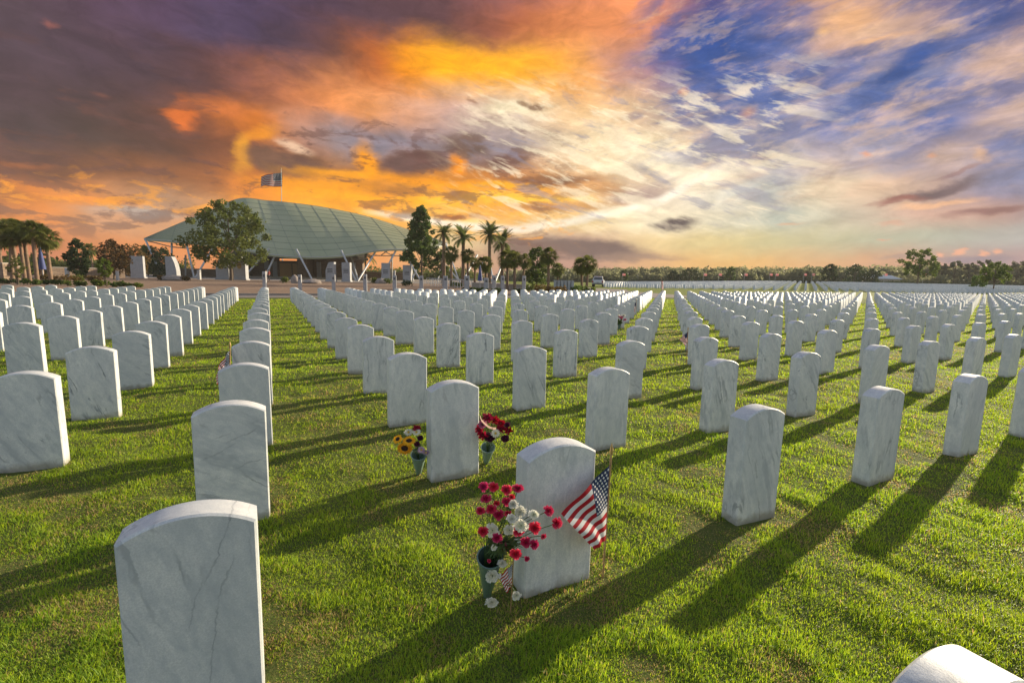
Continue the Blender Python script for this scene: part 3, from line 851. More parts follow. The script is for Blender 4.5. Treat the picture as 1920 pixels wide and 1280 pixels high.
# ------------------------------------------------------------------ flowers
M_STEM = mat('stem_green', (.10, .17, .05), .6, var=(.06, .11, .03), var_scale=30, transl=.1)
M_LEAFG = mat('flower_leaf', (.07, .13, .03), .5, var=(.12, .18, .05), var_scale=30, transl=.3)
M_CONE = mat('vase_green', (.13, .205, .18), .38, var=(.105, .17, .15), var_scale=14, coat=.2, bump=.05)
def petal_mat(n, c, v): return mat(n, c, .55, var=v, var_scale=3, transl=.42, spec=.3, object_var=.2)
def carnation_mat(n, inner, outer, edge):
    m = mat(n, inner, .55, transl=.4, spec=.3)
    T = NT(m.node_tree); tc = T.n('ShaderNodeTexCoord'); oi = T.n('ShaderNodeObjectInfo')
    x_, y_, z_ = T.sep(tc.outputs['Object']); rad = T.vmath('LENGTH', T.comb(x_, y_, 0.0))
    nn = T.noise(tc.outputs['Object'], 4.0, 3)
    c = T.mix(T.rng(T.math('ADD', rad, T.math('MULTIPLY', nn, .5)), .45, 1.15), inner, outer)
    c = T.mix(T.rng(T.math('ADD', rad, T.math('MULTIPLY', nn, .3)), 1.0, 1.2, 0, .8), c, edge)
    h = T.n('ShaderNodeHueSaturation'); T.link(c, h.inputs['Color']); T.put(h.inputs['Value'], T.rng(oi.outputs['Random'], 0, 1, .8, 1.12)); T.put(h.inputs['Hue'], T.rng(oi.outputs['Random'], 0, 1, .485, .51))
    for nd in m.node_tree.nodes:
        if nd.type == 'BSDF_PRINCIPLED': T.link(h.outputs[0], nd.inputs['Base Color'])
        if nd.type == 'BSDF_TRANSLUCENT': T.link(h.outputs[0], nd.inputs[0])
    return m
M_CAR_R = carnation_mat('petal_red', s2l('c41c44'), s2l('ea4870'), s2l('f8b0be'))
M_CAR_W = carnation_mat('petal_white', (.80, .78, .62), (.90, .89, .85), (.92, .92, .90))
def petal_bloom(name, m, seed, n=34):
    q = random.Random(seed); mb = MB()
    for i in range(n):
        f = i / n; a = i * 2.39996 + q.uniform(-.2, .2); tilt = 1.35 * f ** .8 + q.uniform(-.12, .12)      # 0 flat .. upright
        L = (1.0 - .25 * f) * q.uniform(.82, 1.12); W = .62 * q.uniform(.75, 1.2); ca, sa = math.cos(a), math.sin(a)
        V = []; m_ = 5
        for r_ in range(3):
            rr = L * (.08, .6, 1.0)[r_]; ww = W * (.12, .7, 1.0)[r_]
            for k in range(m_):
                t = (k / (m_ - 1) - .5) * ww; rg = rr * (1 + (q.uniform(-.12, .10) if r_ == 2 else 0)) - (abs(t) * .35 if r_ == 2 else 0)
                up = rg * math.sin(tilt) + (.10 * (-1) ** k + q.uniform(-.06, .06)) * (r_ / 2); out = rg * math.cos(tilt)
                V.append((ca * out - sa * t, sa * out + ca * t, up * .62 - .12))
        mb.add(V, [(r_ * m_ + k, r_ * m_ + k + 1, (r_ + 1) * m_ + k + 1, (r_ + 1) * m_ + k) for r_ in range(2) for k in range(m_ - 1)])
    me = bpy.data.meshes.new(name); me.from_pydata(mb.v, [], mb.f); me.materials.append(m); me.update()
    return me
M_SUN = petal_mat('petal_yellow', (.95, .55, .02), (.85, .36, .01))
M_DISC = mat('seed_disc', (.035, .014, .010), .9, bump=.6, bump_scale=200)
M_ROSE = petal_mat('petal_crimson', s2l('b01840'), s2l('8a1030'))
M_PURP = petal_mat('petal_purple', s2l('5c2444'), s2l('401830'))
M_LILAC = petal_mat('petal_lilac', s2l('d8c4d4'), s2l('a880a8'))
M_PINK = petal_mat('petal_pink', s2l('d88aa0'), s2l('b85a78'))
M_EYE = mat('daisy_eye', (.6, .4, .05), .8)
def ruffle_mesh(name, m, r=1.0, layers=6, seg=26, seed=0, closed=.0):
    q = random.Random(seed); mb = MB()
    for k in range(layers):
        f = k / (layers - 1)
        R1 = r * (1 - .80 * f); R0 = R1 * .12; zt = r * (.05 + .46 * f) ; zb = -r * .22 + r * .1 * f
        V = []; ph = q.random() * 6.28
        for i in range(seg):
            a = 2 * math.pi * i / seg + ph
            lob = 1 + .05 * math.sin(5 * a + ph * 3)
            jag = (1.06 if i % 2 else .88) * q.uniform(.92, 1.06)
            V.append((R0 * math.cos(a), R0 * math.sin(a), zb))
            rm = R1 * .62 * lob
            V.append((rm * math.cos(a), rm * math.sin(a), zb + (zt - zb) * .75 + q.uniform(-.05, .05) * r))
            rr = R1 * lob * jag * (1 - closed * .3)
            V.append((rr * math.cos(a), rr * math.sin(a), zt + ((.10 if i % 2 else -.10) + q.uniform(-.10, .10)) * r))
        F = []
        for i in range(seg):
            j = (i + 1) % seg
            F += [(3 * i, 3 * j, 3 * j + 1, 3 * i + 1), (3 * i + 1, 3 * j + 1, 3 * j + 2, 3 * i + 2)]
        mb.add(V, F)
    me = bpy.data.meshes.new(name); me.from_pydata(mb.v, [], mb.f); me.materials.append(m); me.update()
    return me
def ray_flower_mesh(name, m, n=18, r=1.0, inner=.38, layers=2, width=.30, droop=.15, seed=1):
    q = random.Random(seed); mb = MB()
    for L in range(layers):
        for i in range(n):
            a = 2 * math.pi * (i + .5 * L + q.uniform(-.2, .2)) / n; rr = r * q.uniform(.85, 1.05) * (1 - .12 * L)
            ca, sa = math.cos(a), math.sin(a); w = width * r * q.uniform(.8, 1.1); zz = .06 * L * r
            def P(rad, off, h): return (ca * rad - sa * off, sa * rad + ca * off, h)
            V = [P(inner * r * .8, 0, zz), P((inner * r + rr) * .5, -w / 2, zz + .10 * r), P((inner * r + rr) * .5, w / 2, zz + .10 * r), P((inner * r + rr) * .5, 0, zz + .03 * r), P(rr, 0, zz - droop * r * q.uniform(0, 1.4) + .05 * r)]
            mb.add(V, [(0, 1, 3), (0, 3, 2), (1, 4, 3), (3, 4, 2)])
    me = bpy.data.meshes.new(name); me.from_pydata(mb.v, [], mb.f); me.materials.append(m); me.update()
    return me
def disc_mesh(name, m, r, h):
    mb = MB(); mb.ball((0, 0, 0), r, 14, 0, h, .06)
    me = bpy.data.meshes.new(name); me.from_pydata(mb.v, [], mb.f); me.materials.append(m); me.update()
    return me
def calyx_mesh(r):
    mb = MB(); mb.tube([(0, 0, -.95 * r), (0, 0, -.75 * r), (0, 0, -.3 * r), (0, 0, -.02 * r)], [.10 * r, .22 * r, .30 * r, .36 * r], 8)
    me = bpy.data.meshes.new('calyx'); me.from_pydata(mb.v, [], mb.f); me.materials.append(M_STEM); me.update()
    return me
CAL = calyx_mesh(1.0)
CR = [petal_bloom('carnation_bloom', M_CAR_R, s) for s in (1, 2, 3)]
CW = [petal_bloom('carnation_bloom', M_CAR_W, s) for s in (4, 5)]
ROSE = [petal_bloom('rose_bloom', M_ROSE, s, 22) for s in (6, 7)]
PINKM = ruffle_mesh('pink_bloom', M_PINK, 1, 5, 16, 9)
PURPM = ruffle_mesh('mum_bloom', M_PURP, 1, 5, 18, 8)
SUNM = ray_flower_mesh('sun_petals', M_SUN, 17, 1, .42, 2, .34, .2)
SUND = disc_mesh('seed_disc', M_DISC, .42, .35)
DAIW = ray_flower_mesh('daisy_petals', M_CAR_W, 16, 1, .22, 2, .26, .2, 5)
DAIL = ray_flower_mesh('daisy_petals', M_LILAC, 16, 1, .22, 2, .26, .2, 6)
DAID = disc_mesh('daisy_eye', M_EYE, .24, .6)
def flower(name, cat, label, group, P, r, root_pt, face, bloom, bname='bloom', extra=None, sag=.02, seed=0, leaf=False):
    q = random.Random(seed * 31 + 7)
    P = Vector(P); root_pt = Vector(root_pt)
    e = empty(name, root_pt, label=label, cat=cat, group=group)
    quat = Vector(face).normalized().to_track_quat('Z', 'Y')
    def put(nm, me, off=0.0, sc=r):
        o = bpy.data.objects.new(nm, me); col.objects.link(o); o.parent = e
        o.location = P - root_pt + Vector(face).normalized() * off
        o.rotation_mode = 'QUATERNION'; o.rotation_quaternion = quat; o.scale = (sc * 1.12, sc * q.uniform(.85, 1.1), sc * q.uniform(.8, 1.1))
        return o
    put(bname, bloom); put('calyx', CAL)
    if extra: put(extra[0], extra[1], r * .04)
    fn = Vector(face).normalized()
    p0 = Vector((0, 0, 0)); p3 = P - root_pt - fn * r * .9
    up = Vector((0, 0, 1)); ln = (p3).length
    p1 = p0 + up * ln * .35 + (p3 * .15); p2 = p3 - fn * ln * .18
    pts = []
    for i in range(9):
        t = i / 8; pts.append(p0 * (1 - t) ** 3 + p1 * 3 * t * (1 - t) ** 2 + p2 * 3 * t * t * (1 - t) + p3 * t ** 3)
    mb = MB(); mb.tube(pts, .0015, 5)
    mb.build('stem', M_STEM, e, True)
    if leaf:
        mb = MB()
        for _ in range(2):
            i = q.randrange(3, 7); b = pts[i]; a = q.uniform(0, 6.28); l = q.uniform(.02, .05)
            d = Vector((math.cos(a), math.sin(a), .6)) * l; s = Vector((-math.sin(a), math.cos(a), 0)) * .003
            mb.add([b, b + d * .5 + s, b + d * .5 - s, b + d + Vector((0, 0, -.01))], [(0, 1, 3, 2)])
        mb.build('leaf', M_LEAFG, e)
    return e
M_CONE2 = mat('vase_pale_green', (.25, .36, .32), .4, var=(.20, .30, .27), var_scale=14, bump=.05)
def cone_vase(label, base, rim, r, group):
    base = Vector(base); rim = Vector(rim); e = empty('cone_vase', base, label=label, cat='vase', group=group)
    ax = rim - base; L = ax.length; ax.normalize()
    mb = MB(); n = 28; V = []; F = []
    prof = [(-.05, .002), (0, r * .30), (L * .5, r * .66), (L * .97, r * .97), (L * .975, r * 1.06), (L, r * 1.06), (L, r * .95), (L * .5, r * .60), (L * .35, .001)]
    a = ax.cross(Vector((0, 1, 0))).normalized(); b = ax.cross(a)
    for h, rr in prof:
        for k in range(n):
            t = 2 * math.pi * k / n; V.append(ax * h + (a * math.cos(t) + b * math.sin(t)) * rr)
    for i in range(len(prof) - 1):
        for k in range(n): F.append((i * n + k, i * n + (k + 1) % n, (i + 1) * n + (k + 1) % n, (i + 1) * n + k))
    mb.add(V, F); o = mb.build('cone', M_CONE if label.startswith('dark') else M_CONE2, e, True)
    return rim, ax
VG = 'green plastic cone vases in the grass'
x, y, z = G(912, 1.80)
rim, ax = cone_vase('dark green cone vase filled with red and white carnations', (x, y, z), PT(919, 1043, 1.70), .049, VG)
inner = rim - ax * .09
RED = [(907, 912, 10, 'red carnation highest on the far left of the bouquet'), (925.5, 912.5, 9.5, 'coral red carnation second from left in the top row'), (911, 934, 10, 'red carnation just under the highest left pair'),
 (950, 918, 11, 'deep pink carnation in front of the headstone corner, left of the pair'), (971, 915, 11, 'deep pink carnation touching the headstone edge at the top'), (931, 943, 6, 'small pink carnation bud between the two top clusters'),
 (950, 940, 10, 'crimson carnation below the top pink pair'), (901, 957, 9, 'flat red carnation at the far left, middle height'), (921, 954, 10, 'coral red carnation right of the far left middle one'),
 (935, 964.5, 11, 'crimson carnation under the coral ones in the left middle'), (959.5, 931, 6, 'half open striped red carnation near the headstone edge'), (952, 962, 7, 'narrow red carnation in profile left of the white cluster'),
 (906, 996, 11, 'deep pink carnation left of the big white left bloom'), (932, 1008, 10, 'crimson carnation right below the big white left bloom'), (940, 1026, 11, 'crimson carnation just above the vase rim'),
 (967, 1038, 12, 'large red carnation lowest in front of the headstone'), (988, 1047, 5.5, 'small red carnation bud right of the lowest large red one'), (972, 995, 10, 'red carnation in front of the biggest white bloom'),
 (986, 1016, 11, 'red carnation right of centre above the lowest red one'), (1002, 1020, 9, 'crimson carnation tilted right of the centre right one'), (1019, 1005, 6, 'small red bud pointing right on the lower right stem'),
 (1003, 989, 12, 'deep pink carnation right of the biggest white bloom'), (1029, 957, 10, 'red carnation highest on the right side of the bouquet'), (1044, 980, 11, 'deep pink carnation farthest right of the bouquet'), (917, 1051, 4, 'tiny pink bud hanging over the vase rim')]
WHI = [(923, 994, 14, 'big white carnation at the left of the bouquet'), (975, 959, 12, 'white carnation on top of the central white cluster'), (1001, 964, 10, 'white carnation right of the central white cluster'),
 (955, 993, 12, 'cream white carnation left in the central white cluster'), (977, 985, 14, 'biggest white carnation in the centre of the bouquet'), (962, 945, 9, 'pale white carnation behind the central cluster top'), (960, 972, 10, 'white carnation left of the central cluster top'),
 (926, 1026, 6, 'small white carnation above the left of the vase rim'), (942, 1056, 9, 'white carnation at the right of the vase rim'), (923, 1079, 14, 'large white carnation hanging in front of the vase'),
 (922.5, 1129, 12, 'white carnation drooping onto the grass below the vase'), (968, 1116, 9, 'small cream carnation drooping in front of the headstone foot')]
k = 0
for lst, mm, cc in ((RED, CR, 'red'), (WHI, CW, 'white')):
    for px, py, rp, lab in lst:
        k += 1; q = random.Random(k)
        dd = 1.66 + q.uniform(-.05, .04)
        if px > 960: dd = 1.645 + q.uniform(-.03, .01)
        P = PT(px, py, dd)
        c0 = PT(950, 1010, 1.80)
        face = (P - c0).normalized() * 1.0 + Vector((-.1, -.55, .28)) + Vector([q.uniform(-.25, .25) for _ in range(3)])
        if py > 1060: face = Vector((q.uniform(-.3, .3), -1, .25))
        flower('carnation', 'flower', lab + (' in the nearest vase' if len(lab.split()) < 10 else ''), 'carnations in the nearest vase', P, rp * 1.12 / FPX * dd, inner + Vector((q.uniform(-.02, .02), q.uniform(-.02, .02), 0)) , face, mm[k % len(mm)], 'bloom', seed=k, leaf=True)
# flowers of the headstone behind
x, y, z = G(785, 3.06)
rim, ax = cone_vase('pale green cone vase of sunflowers at the left of a headstone', (x, y, z), PT(785, 851, 2.97), .050, VG)
inner = rim - ax * .08
for i, (px, py, rp, kind, lab) in enumerate([
 (746, 823, 12, 's', 'yellow sunflower at the left, turned up and sideways'), (767, 826, 13, 's', 'yellow sunflower at the right, turned upward'), (759, 840, 15.5, 's', 'lowest yellow sunflower facing the camera with dark centre'),
 (766, 810, 9, 'd', 'white daisy above the sunflowers'), (781, 810, 9, 'd', 'white daisy right above the sunflowers under a crimson one'), (781, 803, 8, 'r', 'crimson bloom on top of the sunflower bouquet'),
 (788, 821, 6, 'p', 'dark purple bloom at the right of the sunflower bouquet'), (782, 832, 6, 'p', 'dark purple bloom just above the sunflower vase'), (790, 843, 8, 'l', 'lilac daisy over the rim of the sunflower vase'), (799, 848, 7, 'l', 'lilac daisy touching the headstone beside the sunflower vase')]):
    q = random.Random(i + 90); dd = 2.86 + q.uniform(-.04, .04); P = PT(px, py, dd)
    face = {0: (-.5, -.6, .75), 1: (.1, -.5, .9), 2: (-.1, -1, .15)}.get(i, (q.uniform(-.3, .4), -.7, .6))
    me, ex = {'s': (SUNM, ('seed_disc', SUND)), 'd': (DAIW, ('eye', DAID)), 'l': (DAIL, ('eye', DAID)), 'r': (ROSE[0], None), 'p': (PURPM, None)}[kind]
    nm = {'s': 'sunflower', 'd': 'daisy', 'l': 'daisy', 'r': 'rose', 'p': 'chrysanthemum'}[kind]
    flower(nm, 'flower', lab, 'flowers in the sunflower vase', P, rp / FPX * dd, inner, face, me, 'petals', ex, seed=i + 50)
x, y, z = G(911, 3.20)
rim, ax = cone_vase('pale green cone vase of dark red flowers at the right of a headstone', (x, y, z), PT(915, 838, 3.12), .047, VG)
inner = rim - ax * .08
for i, (px, py, rp, kind, lab) in enumerate([
 (914, 783, 11, 'r', 'red bloom on top of the dark red bouquet, left'), (927, 787, 11, 'r', 'red bloom on top of the dark red bouquet, right'), (939, 793, 9, 'r', 'crimson bloom at the upper right of the dark red bouquet'),
 (939, 803, 10, 'r', 'crimson bloom in the right middle of the dark red bouquet'), (898, 805, 9, 'r', 'crimson bloom touching the headstone in the dark red bouquet'), (905, 815, 11, 'r', 'crimson bloom at the lower left of the dark red bouquet'),
 (918, 819, 11, 'p', 'maroon bloom low in the middle of the dark red bouquet'), (953, 806, 9, 'r', 'crimson bloom farthest right in the dark red bouquet'), (929, 812, 9, 'd', 'white daisy in the middle of the dark red bouquet'),
 (947, 822, 8, 'p', 'maroon bloom at the lower right of the dark red bouquet'), (905, 795, 9, 'k', 'pink bloom by the ribbon of the dark red bouquet'), (951, 796, 6, 'p', 'small maroon bloom at the outer right of the dark red bouquet')]):
    q = random.Random(i + 190); dd = 2.98 + q.uniform(-.05, .05); P = PT(px, py, dd)
    me, ex = {'d': (DAIW, ('eye', DAID)), 'r': (ROSE[i % 2], None), 'p': (PURPM, None), 'k': (PINKM, None)}[kind]
    nm = {'d': 'daisy', 'r': 'rose', 'p': 'chrysanthemum', 'k': 'rose'}[kind]
    flower(nm, 'flower', lab, 'flowers in the dark red bouquet', P, rp / FPX * dd, inner, (q.uniform(-.5, .5), -.7, q.uniform(.2, .8)), me, 'petals', ex, seed=i + 70, leaf=True)
def strip(name, pts, w, m, label=None, cat=None, group=None, wd=(0, 0, 1)):
    mb = MB(); V = []; F = []
    for p in pts: V += [Vector(p) - Vector(wd) * w / 2, Vector(p) + Vector(wd) * w / 2]
    for i in range(len(pts) - 1): F.append((2 * i, 2 * i + 2, 2 * i + 3, 2 * i + 1))
    mb.add(V, F); o = mb.build(name, m, None, True); return tag(o, label, cat, group)
M_RIB = mat('ribbon', s2l('f0c8b8'), .4, transl=.3)
strip('ribbon', [PT(a, b, d) for a, b, d in ((900, 780, 2.84), (903, 788, 2.80), (910, 795, 2.78), (916, 800, 2.77), (924, 803, 2.77), (930, 803, 2.80))], .014, M_RIB, 'pale pink ribbon trailing across the dark red bouquet', 'ribbon')
def foliage_tuft(label, c, n, r, name='greenery', up=.5, seed=3):
    q = random.Random(seed); mb = MB()
    for _ in range(n):
        a = q.uniform(0, 6.28); l = r * q.uniform(.5, 1.1); w = r * .07
        d = Vector((math.cos(a) * q.uniform(.3, 1), math.sin(a) * q.uniform(.3, 1), up * q.uniform(.2, 1.6))) * l
        s = Vector((-math.sin(a), math.cos(a), 0)) * w
        mb.add([Vector((0, 0, 0)), d * .5 + s + Vector((0, 0, .1 * l)), d * .5 - s + Vector((0, 0, .1 * l)), d + Vector((0, 0, -.25 * l))], [(0, 1, 3, 2)])
    o = mb.build(name, M_LEAFG); o.location = c
    return tag(o, label, 'foliage')
foliage_tuft('leafy green sprigs among the carnation stems in the nearest vase', PT(940, 1030, 1.71), 130, .10, seed=4)
foliage_tuft('dark leaves spilling over the rim of the nearest vase', PT(934, 1030, 1.69), 60, .06, seed=14)
foliage_tuft('dark green leaves under the dark red bouquet', PT(921, 825, 3.08), 60, .11, seed=5)
foliage_tuft('dark green leaves under the sunflowers', PT(785, 842, 2.95), 34, .07, seed=6)
foliage_tuft('sprig of taller grass at the foot of the carnation headstone', (*[G(1076, 1.80)[i] for i in (0, 1)], 0.0), 9, .05, 'grass_sprig', 1.6, seed=8)
# small pink bouquet in the middle distance
x, y, z = G(1160, 12.6)
root = empty('bouquet', (x, y, z), label='small pink flower bouquet standing beside a headstone in the middle distance', cat='bouquet')
mb = MB(); mb.tube([(0, 0, -.05), (0, 0, .0), (.02, 0, .14)], [.01, .02, .045], 10); mb.build('vase', M_CONE, root, True)
mb = MB(); q = random.Random(3)
for _ in range(26):
    mb.tube([(0, 0, .1), (q.uniform(-.1, .1), q.uniform(-.1, .1), q.uniform(.2, .30))], [.004, .014], 4)
mb.build('greenery', M_LEAFG, root)
for i in range(11):
    o = bpy.data.objects.new('bloom', PINKM if i % 3 else CW[0]); col.objects.link(o); o.parent = root
    o.location = (.02 + q.uniform(-.12, .12), q.uniform(-.09, .05), .33 + q.uniform(-.07, .06)); o.rotation_euler = (q.uniform(-.2, .9), q.uniform(-.5, .5), 0); o.scale = (.05,) * 3
# engraved marks on two stones
M_GROOVE = mat('engraved_groove', (.30, .31, .33), .8)
def engrave(ab, poly_edges, name, z0, x0):
    st = stone_objs[ab]; mb = MB(); y = -ST / 2 - .0006
    for (ax_, az_), (bx, bz) in poly_edges:
        d = Vector((bx - ax_, 0, bz - az_)); n = Vector((-d.z, 0, d.x)).normalized() * .0013
        a = Vector((x0 + ax_, y, z0 + az_)); b = Vector((x0 + bx, y, z0 + bz))
        mb.add([a - n, b - n, b + n, a + n], [(0, 1, 2, 3)])
    o = mb.build(name, M_GROOVE, st); return o
w_, a_, h1, h2 = .007, .022, .034, .034
cr_ = [(-w_, -h2), (w_, -h2), (w_, .006 - .0), (a_, .006), (a_, .02), (w_, .02), (w_, h1), (-w_, h1), (-w_, .02), (-a_, .02), (-a_, .006), (-w_, .006)]
engrave((3, 0), [(cr_[i], cr_[(i + 1) % 12]) for i in range(12)], 'engraved_cross', .535, .03)
circ = [(.026 * math.cos(i * math.pi / 9), .026 * math.sin(i * math.pi / 9)) for i in range(18)]; circ2 = [(p[0] * .6, p[1] * .6) for p in circ]
engrave((3, 3), [(circ[i], circ[(i + 1) % 18]) for i in range(18)] + [(circ2[i], circ2[(i + 1) % 18]) for i in range(18)], 'engraved_wreath', .52, 0)

# ------------------------------------------------------------------ gravel, drive
def sheet(name, poly, z, m, label, sub=1):
    mb = MB(); mb.add([(p[0], p[1], z) for p in poly], [tuple(range(len(poly)))]); o = mb.build(name, m); return tag(o, label, name.replace('_', ' '), None, 'structure')
M_GRAVEL = mat('gravel', (.29, .175, .11), .95, var=(.19, .12, .08), var_scale=.9, bump=1.0, bump_scale=14)
M_PATH = mat('concrete_path', (.32, .28, .25), .9, var=(.25, .21, .19), var_scale=1.5)
M_ROAD = mat('drive_asphalt', (.21, .175, .165), .9, var=(.17, .145, .135), var_scale=1.5)
def VU(u, v): p = AXU * u + AXV * v; return (p[0], p[1])
ve = VEND + 1.7
xe, ye = VU(-30, ve)
edge_l = VU(-38, ve); 
E1 = G(1010, 37.0)
sheet('gravel_bed', [VU(-40, ve + 4.4), VU(26, ve + 4.4), G(905, 58)[:2], G(860, 105)[:2], G(-20, 105)[:2], G(-400, 60)[:2]], .008, M_GRAVEL, 'tan gravel bed between the headstones and the plaza')
sheet('drive', [VU(-60, ve + 1.2), VU(33, ve + 1.2), VU(40, ve + 22), VU(35, ve + 24), VU(27, ve + 4.2), VU(-60, ve + 4.2)], .012, M_ROAD, 'grey drive running past the end of the headstone rows')
sheet('drive', [G(1075, 47)[:2], G(1185, 50)[:2], G(1160, 100)[:2], G(1140, 150)[:2], G(1128, 150)[:2], G(1112, 100)[:2]], .03, M_ROAD, 'pale drive curving away past the white car')
sheet('plaza_paving', [G(180, 80)[:2], G(860, 80)[:2], G(940, 60)[:2], G(1000, 75)[:2], G(900, 165)[:2], G(100, 165)[:2]], .016, M_PATH, 'pale concrete paving of the memorial plaza')
mb = MB(); a0, a1 = VU(-60, ve + 4.2), VU(27, ve + 4.2); n_ = Vector((AXV[0], AXV[1], 0)) * .15
mb.add([Vector((*a0, 0)), Vector((*a1, 0)), Vector((*a1, 0)) + n_, Vector((*a0, 0)) + n_, Vector((*a0, .12)), Vector((*a1, .12)), Vector((*a1, .12)) + n_, Vector((*a0, .12)) + n_],
       [(0, 1, 5, 4), (1, 2, 6, 5), (2, 3, 7, 6), (3, 0, 4, 7), (4, 5, 6, 7)])
tag(mb.build('kerb', M_PATH), 'pale concrete kerb along the gravel side of the drive', 'kerb', None, 'structure')

# ------------------------------------------------------------------ vegetation helpers
def leaf_mat(name, a, b, tr=.35): return mat(name, a, .55, var=b, var_scale=.9, transl=tr + .12, spec=.25, object_var=.12)
L_OAK = leaf_mat('oak_leaves', (.085, .115, .022), (.17, .19, .035))
L_GREEN = leaf_mat('green_leaves', (.075, .13, .025), (.12, .17, .033))
L_LIGHT = leaf_mat('light_leaves', (.09, .14, .02), (.15, .19, .03))
L_DARK = leaf_mat('dark_leaves', (.035, .06, .02), (.06, .085, .026), .25)
L_BROWN = leaf_mat('bronze_leaves', (.17, .095, .03), (.12, .09, .03))
L_FAR_HAZED = leaf_mat('hazed_far_leaves', (.19, .20, .10), (.25, .24, .13), .45)  # leaf colour lightened to paint in distance haze
M_BARK = mat('bark', (.11, .085, .065), .95, var=(.16, .12, .09), var_scale=6, bump=.5, bump_scale=12)
M_BARKL = mat('palm_bark', (.26, .17, .11), .95, var=(.17, .11, .075), var_scale=5, bump=.6, bump_scale=14)
L_PALM = leaf_mat('palm_fronds', (.11, .14, .028), (.18, .18, .045), .35)
L_DATE = leaf_mat('date_fronds', (.09, .13, .035), (.14, .16, .045), .35)
M_DEAD = mat('dead_fronds', (.25, .14, .06), .9, var=(.16, .09, .045), var_scale=5, transl=.2)
def leaves(name, centers, radii, n, size, m, parent, flat=1.0, seed=0, aspect=1.8):
    """n leaf quads spread through clump blobs (centers (k,3), radii (k,))"""
    g = np.random.default_rng(seed + 1)
    centers = np.asarray(centers); radii = np.asarray(radii)
    pk = radii ** 2; pk = pk / pk.sum()
    ci = g.choice(len(radii), n, p=pk)
    d = g.normal(size=(n, 3)); d /= np.linalg.norm(d, axis=1)[:, None]
    rr = radii[ci] * g.uniform(.25, 1.0, n) ** .45
    lump = 1 + .28 * np.sin(d[:, 0] * 7 + ci) * np.sin(d[:, 1] * 6 + ci * 2) + .15 * np.sin(d[:, 2] * 11 + ci * 3)
    P = centers[ci] + d * (rr * lump)[:, None] * np.array([1, 1, flat])
    a = g.normal(size=(n, 3)); a /= np.linalg.norm(a, axis=1)[:, None]
    b = np.cross(a, g.normal(size=(n, 3))); b /= np.linalg.norm(b, axis=1)[:, None]
    s = size * g.uniform(.55, 1.3, n)[:, None]
    V = np.stack([P - a * s * aspect / 2, P + b * s / 2, P + a * s * aspect / 2, P - b * s / 2], 1).reshape(-1, 3)
    F = np.arange(4 * n).reshape(n, 4)
    return np_mesh(name, V, F, m, parent)
def tree(name, label, px, d, top, hw, m, crown0=.25, nclump=40, nleaf=5000, leaf=.12, shape='round', group=None, seed=0, base_py=None, trunk_r=None, bark=None, cr=.30, cat='tree', multi=1, z=None, lean=0.0):
    x, y, zg = G(px, d)
    if z is not None: zg = z
    q = random.Random(seed * 17 + 3)
    H = PT(px, top, d).z - zg; Wd = hw / FPX * d
    root = empty(name, (x, y, zg), label=label, cat=cat, group=group)
    tr = trunk_r or H * .022
    z0 = H * crown0
    C = []; Rr = []
    for i in range(nclump):
        t = (i + .5) / nclump
        hz = t ** .9
        if shape == 'round': prof = math.sqrt(max(0.02, 1 - (2 * hz - .85) ** 2 / 1.4))
        elif shape == 'cone': prof = (1 - hz) ** .75 * (.35 + .65 * min(1, hz * 6)) + .06
        elif shape == 'oval': prof = math.sin(math.pi * min(.97, hz * .88 + .12)) ** .7
        elif shape == 'umbrella': prof = .55 + .45 * math.sin(math.pi * hz)
        prof *= q.uniform(.72, 1.12); an = i * 2.39996 + q.uniform(-.4, .4); ra = Wd * prof * math.sqrt(q.uniform(.25, 1)) * (1 - cr * .55)
        r = Wd * cr * q.uniform(.6, 1.15) * (.55 + .45 * prof)
        C.append((ra * math.cos(an) + lean * hz * Wd, ra * math.sin(an) * .9, z0 + (H - z0) * (.04 + .96 * hz) - r * .75)); Rr.append(r)
    mb = MB()
    for k in range(multi):
        a = k * 2.1; sp = .0 if multi == 1 else Wd * .22
        pts = [(sp * .2 * math.cos(a), sp * .2 * math.sin(a), -.15), (sp * .5 * math.cos(a) + q.uniform(-.05, .05), sp * .5 * math.sin(a), z0 * .6), (sp * math.cos(a) + q.uniform(-.1, .1), sp * math.sin(a) + q.uniform(-.1, .1), z0 + (H - z0) * .3), (lean * .6 * Wd, 0, z0 + (H - z0) * .82)]
        mb.tube(pts, [tr * (1 if multi == 1 else .55), tr * (.8 if multi == 1 else .45), tr * .5, tr * .12], 8)
    for i in range(0, nclump, max(1, nclump // 16)):
        c = C[i]; h0 = z0 * .75 + (c[2] - z0 * .75) * .35; 
        mb.tube([(0, 0, max(z0 * .6, h0 - .2)), (c[0] * .45, c[1] * .45, (h0 + c[2]) / 2), c], [tr * .34, tr * .2, tr * .06], 5)
    mb.build('trunk', bark or M_BARK, root, True)
    leaves('crown', C, Rr, nleaf, leaf, m, root, .8, seed)
    return root
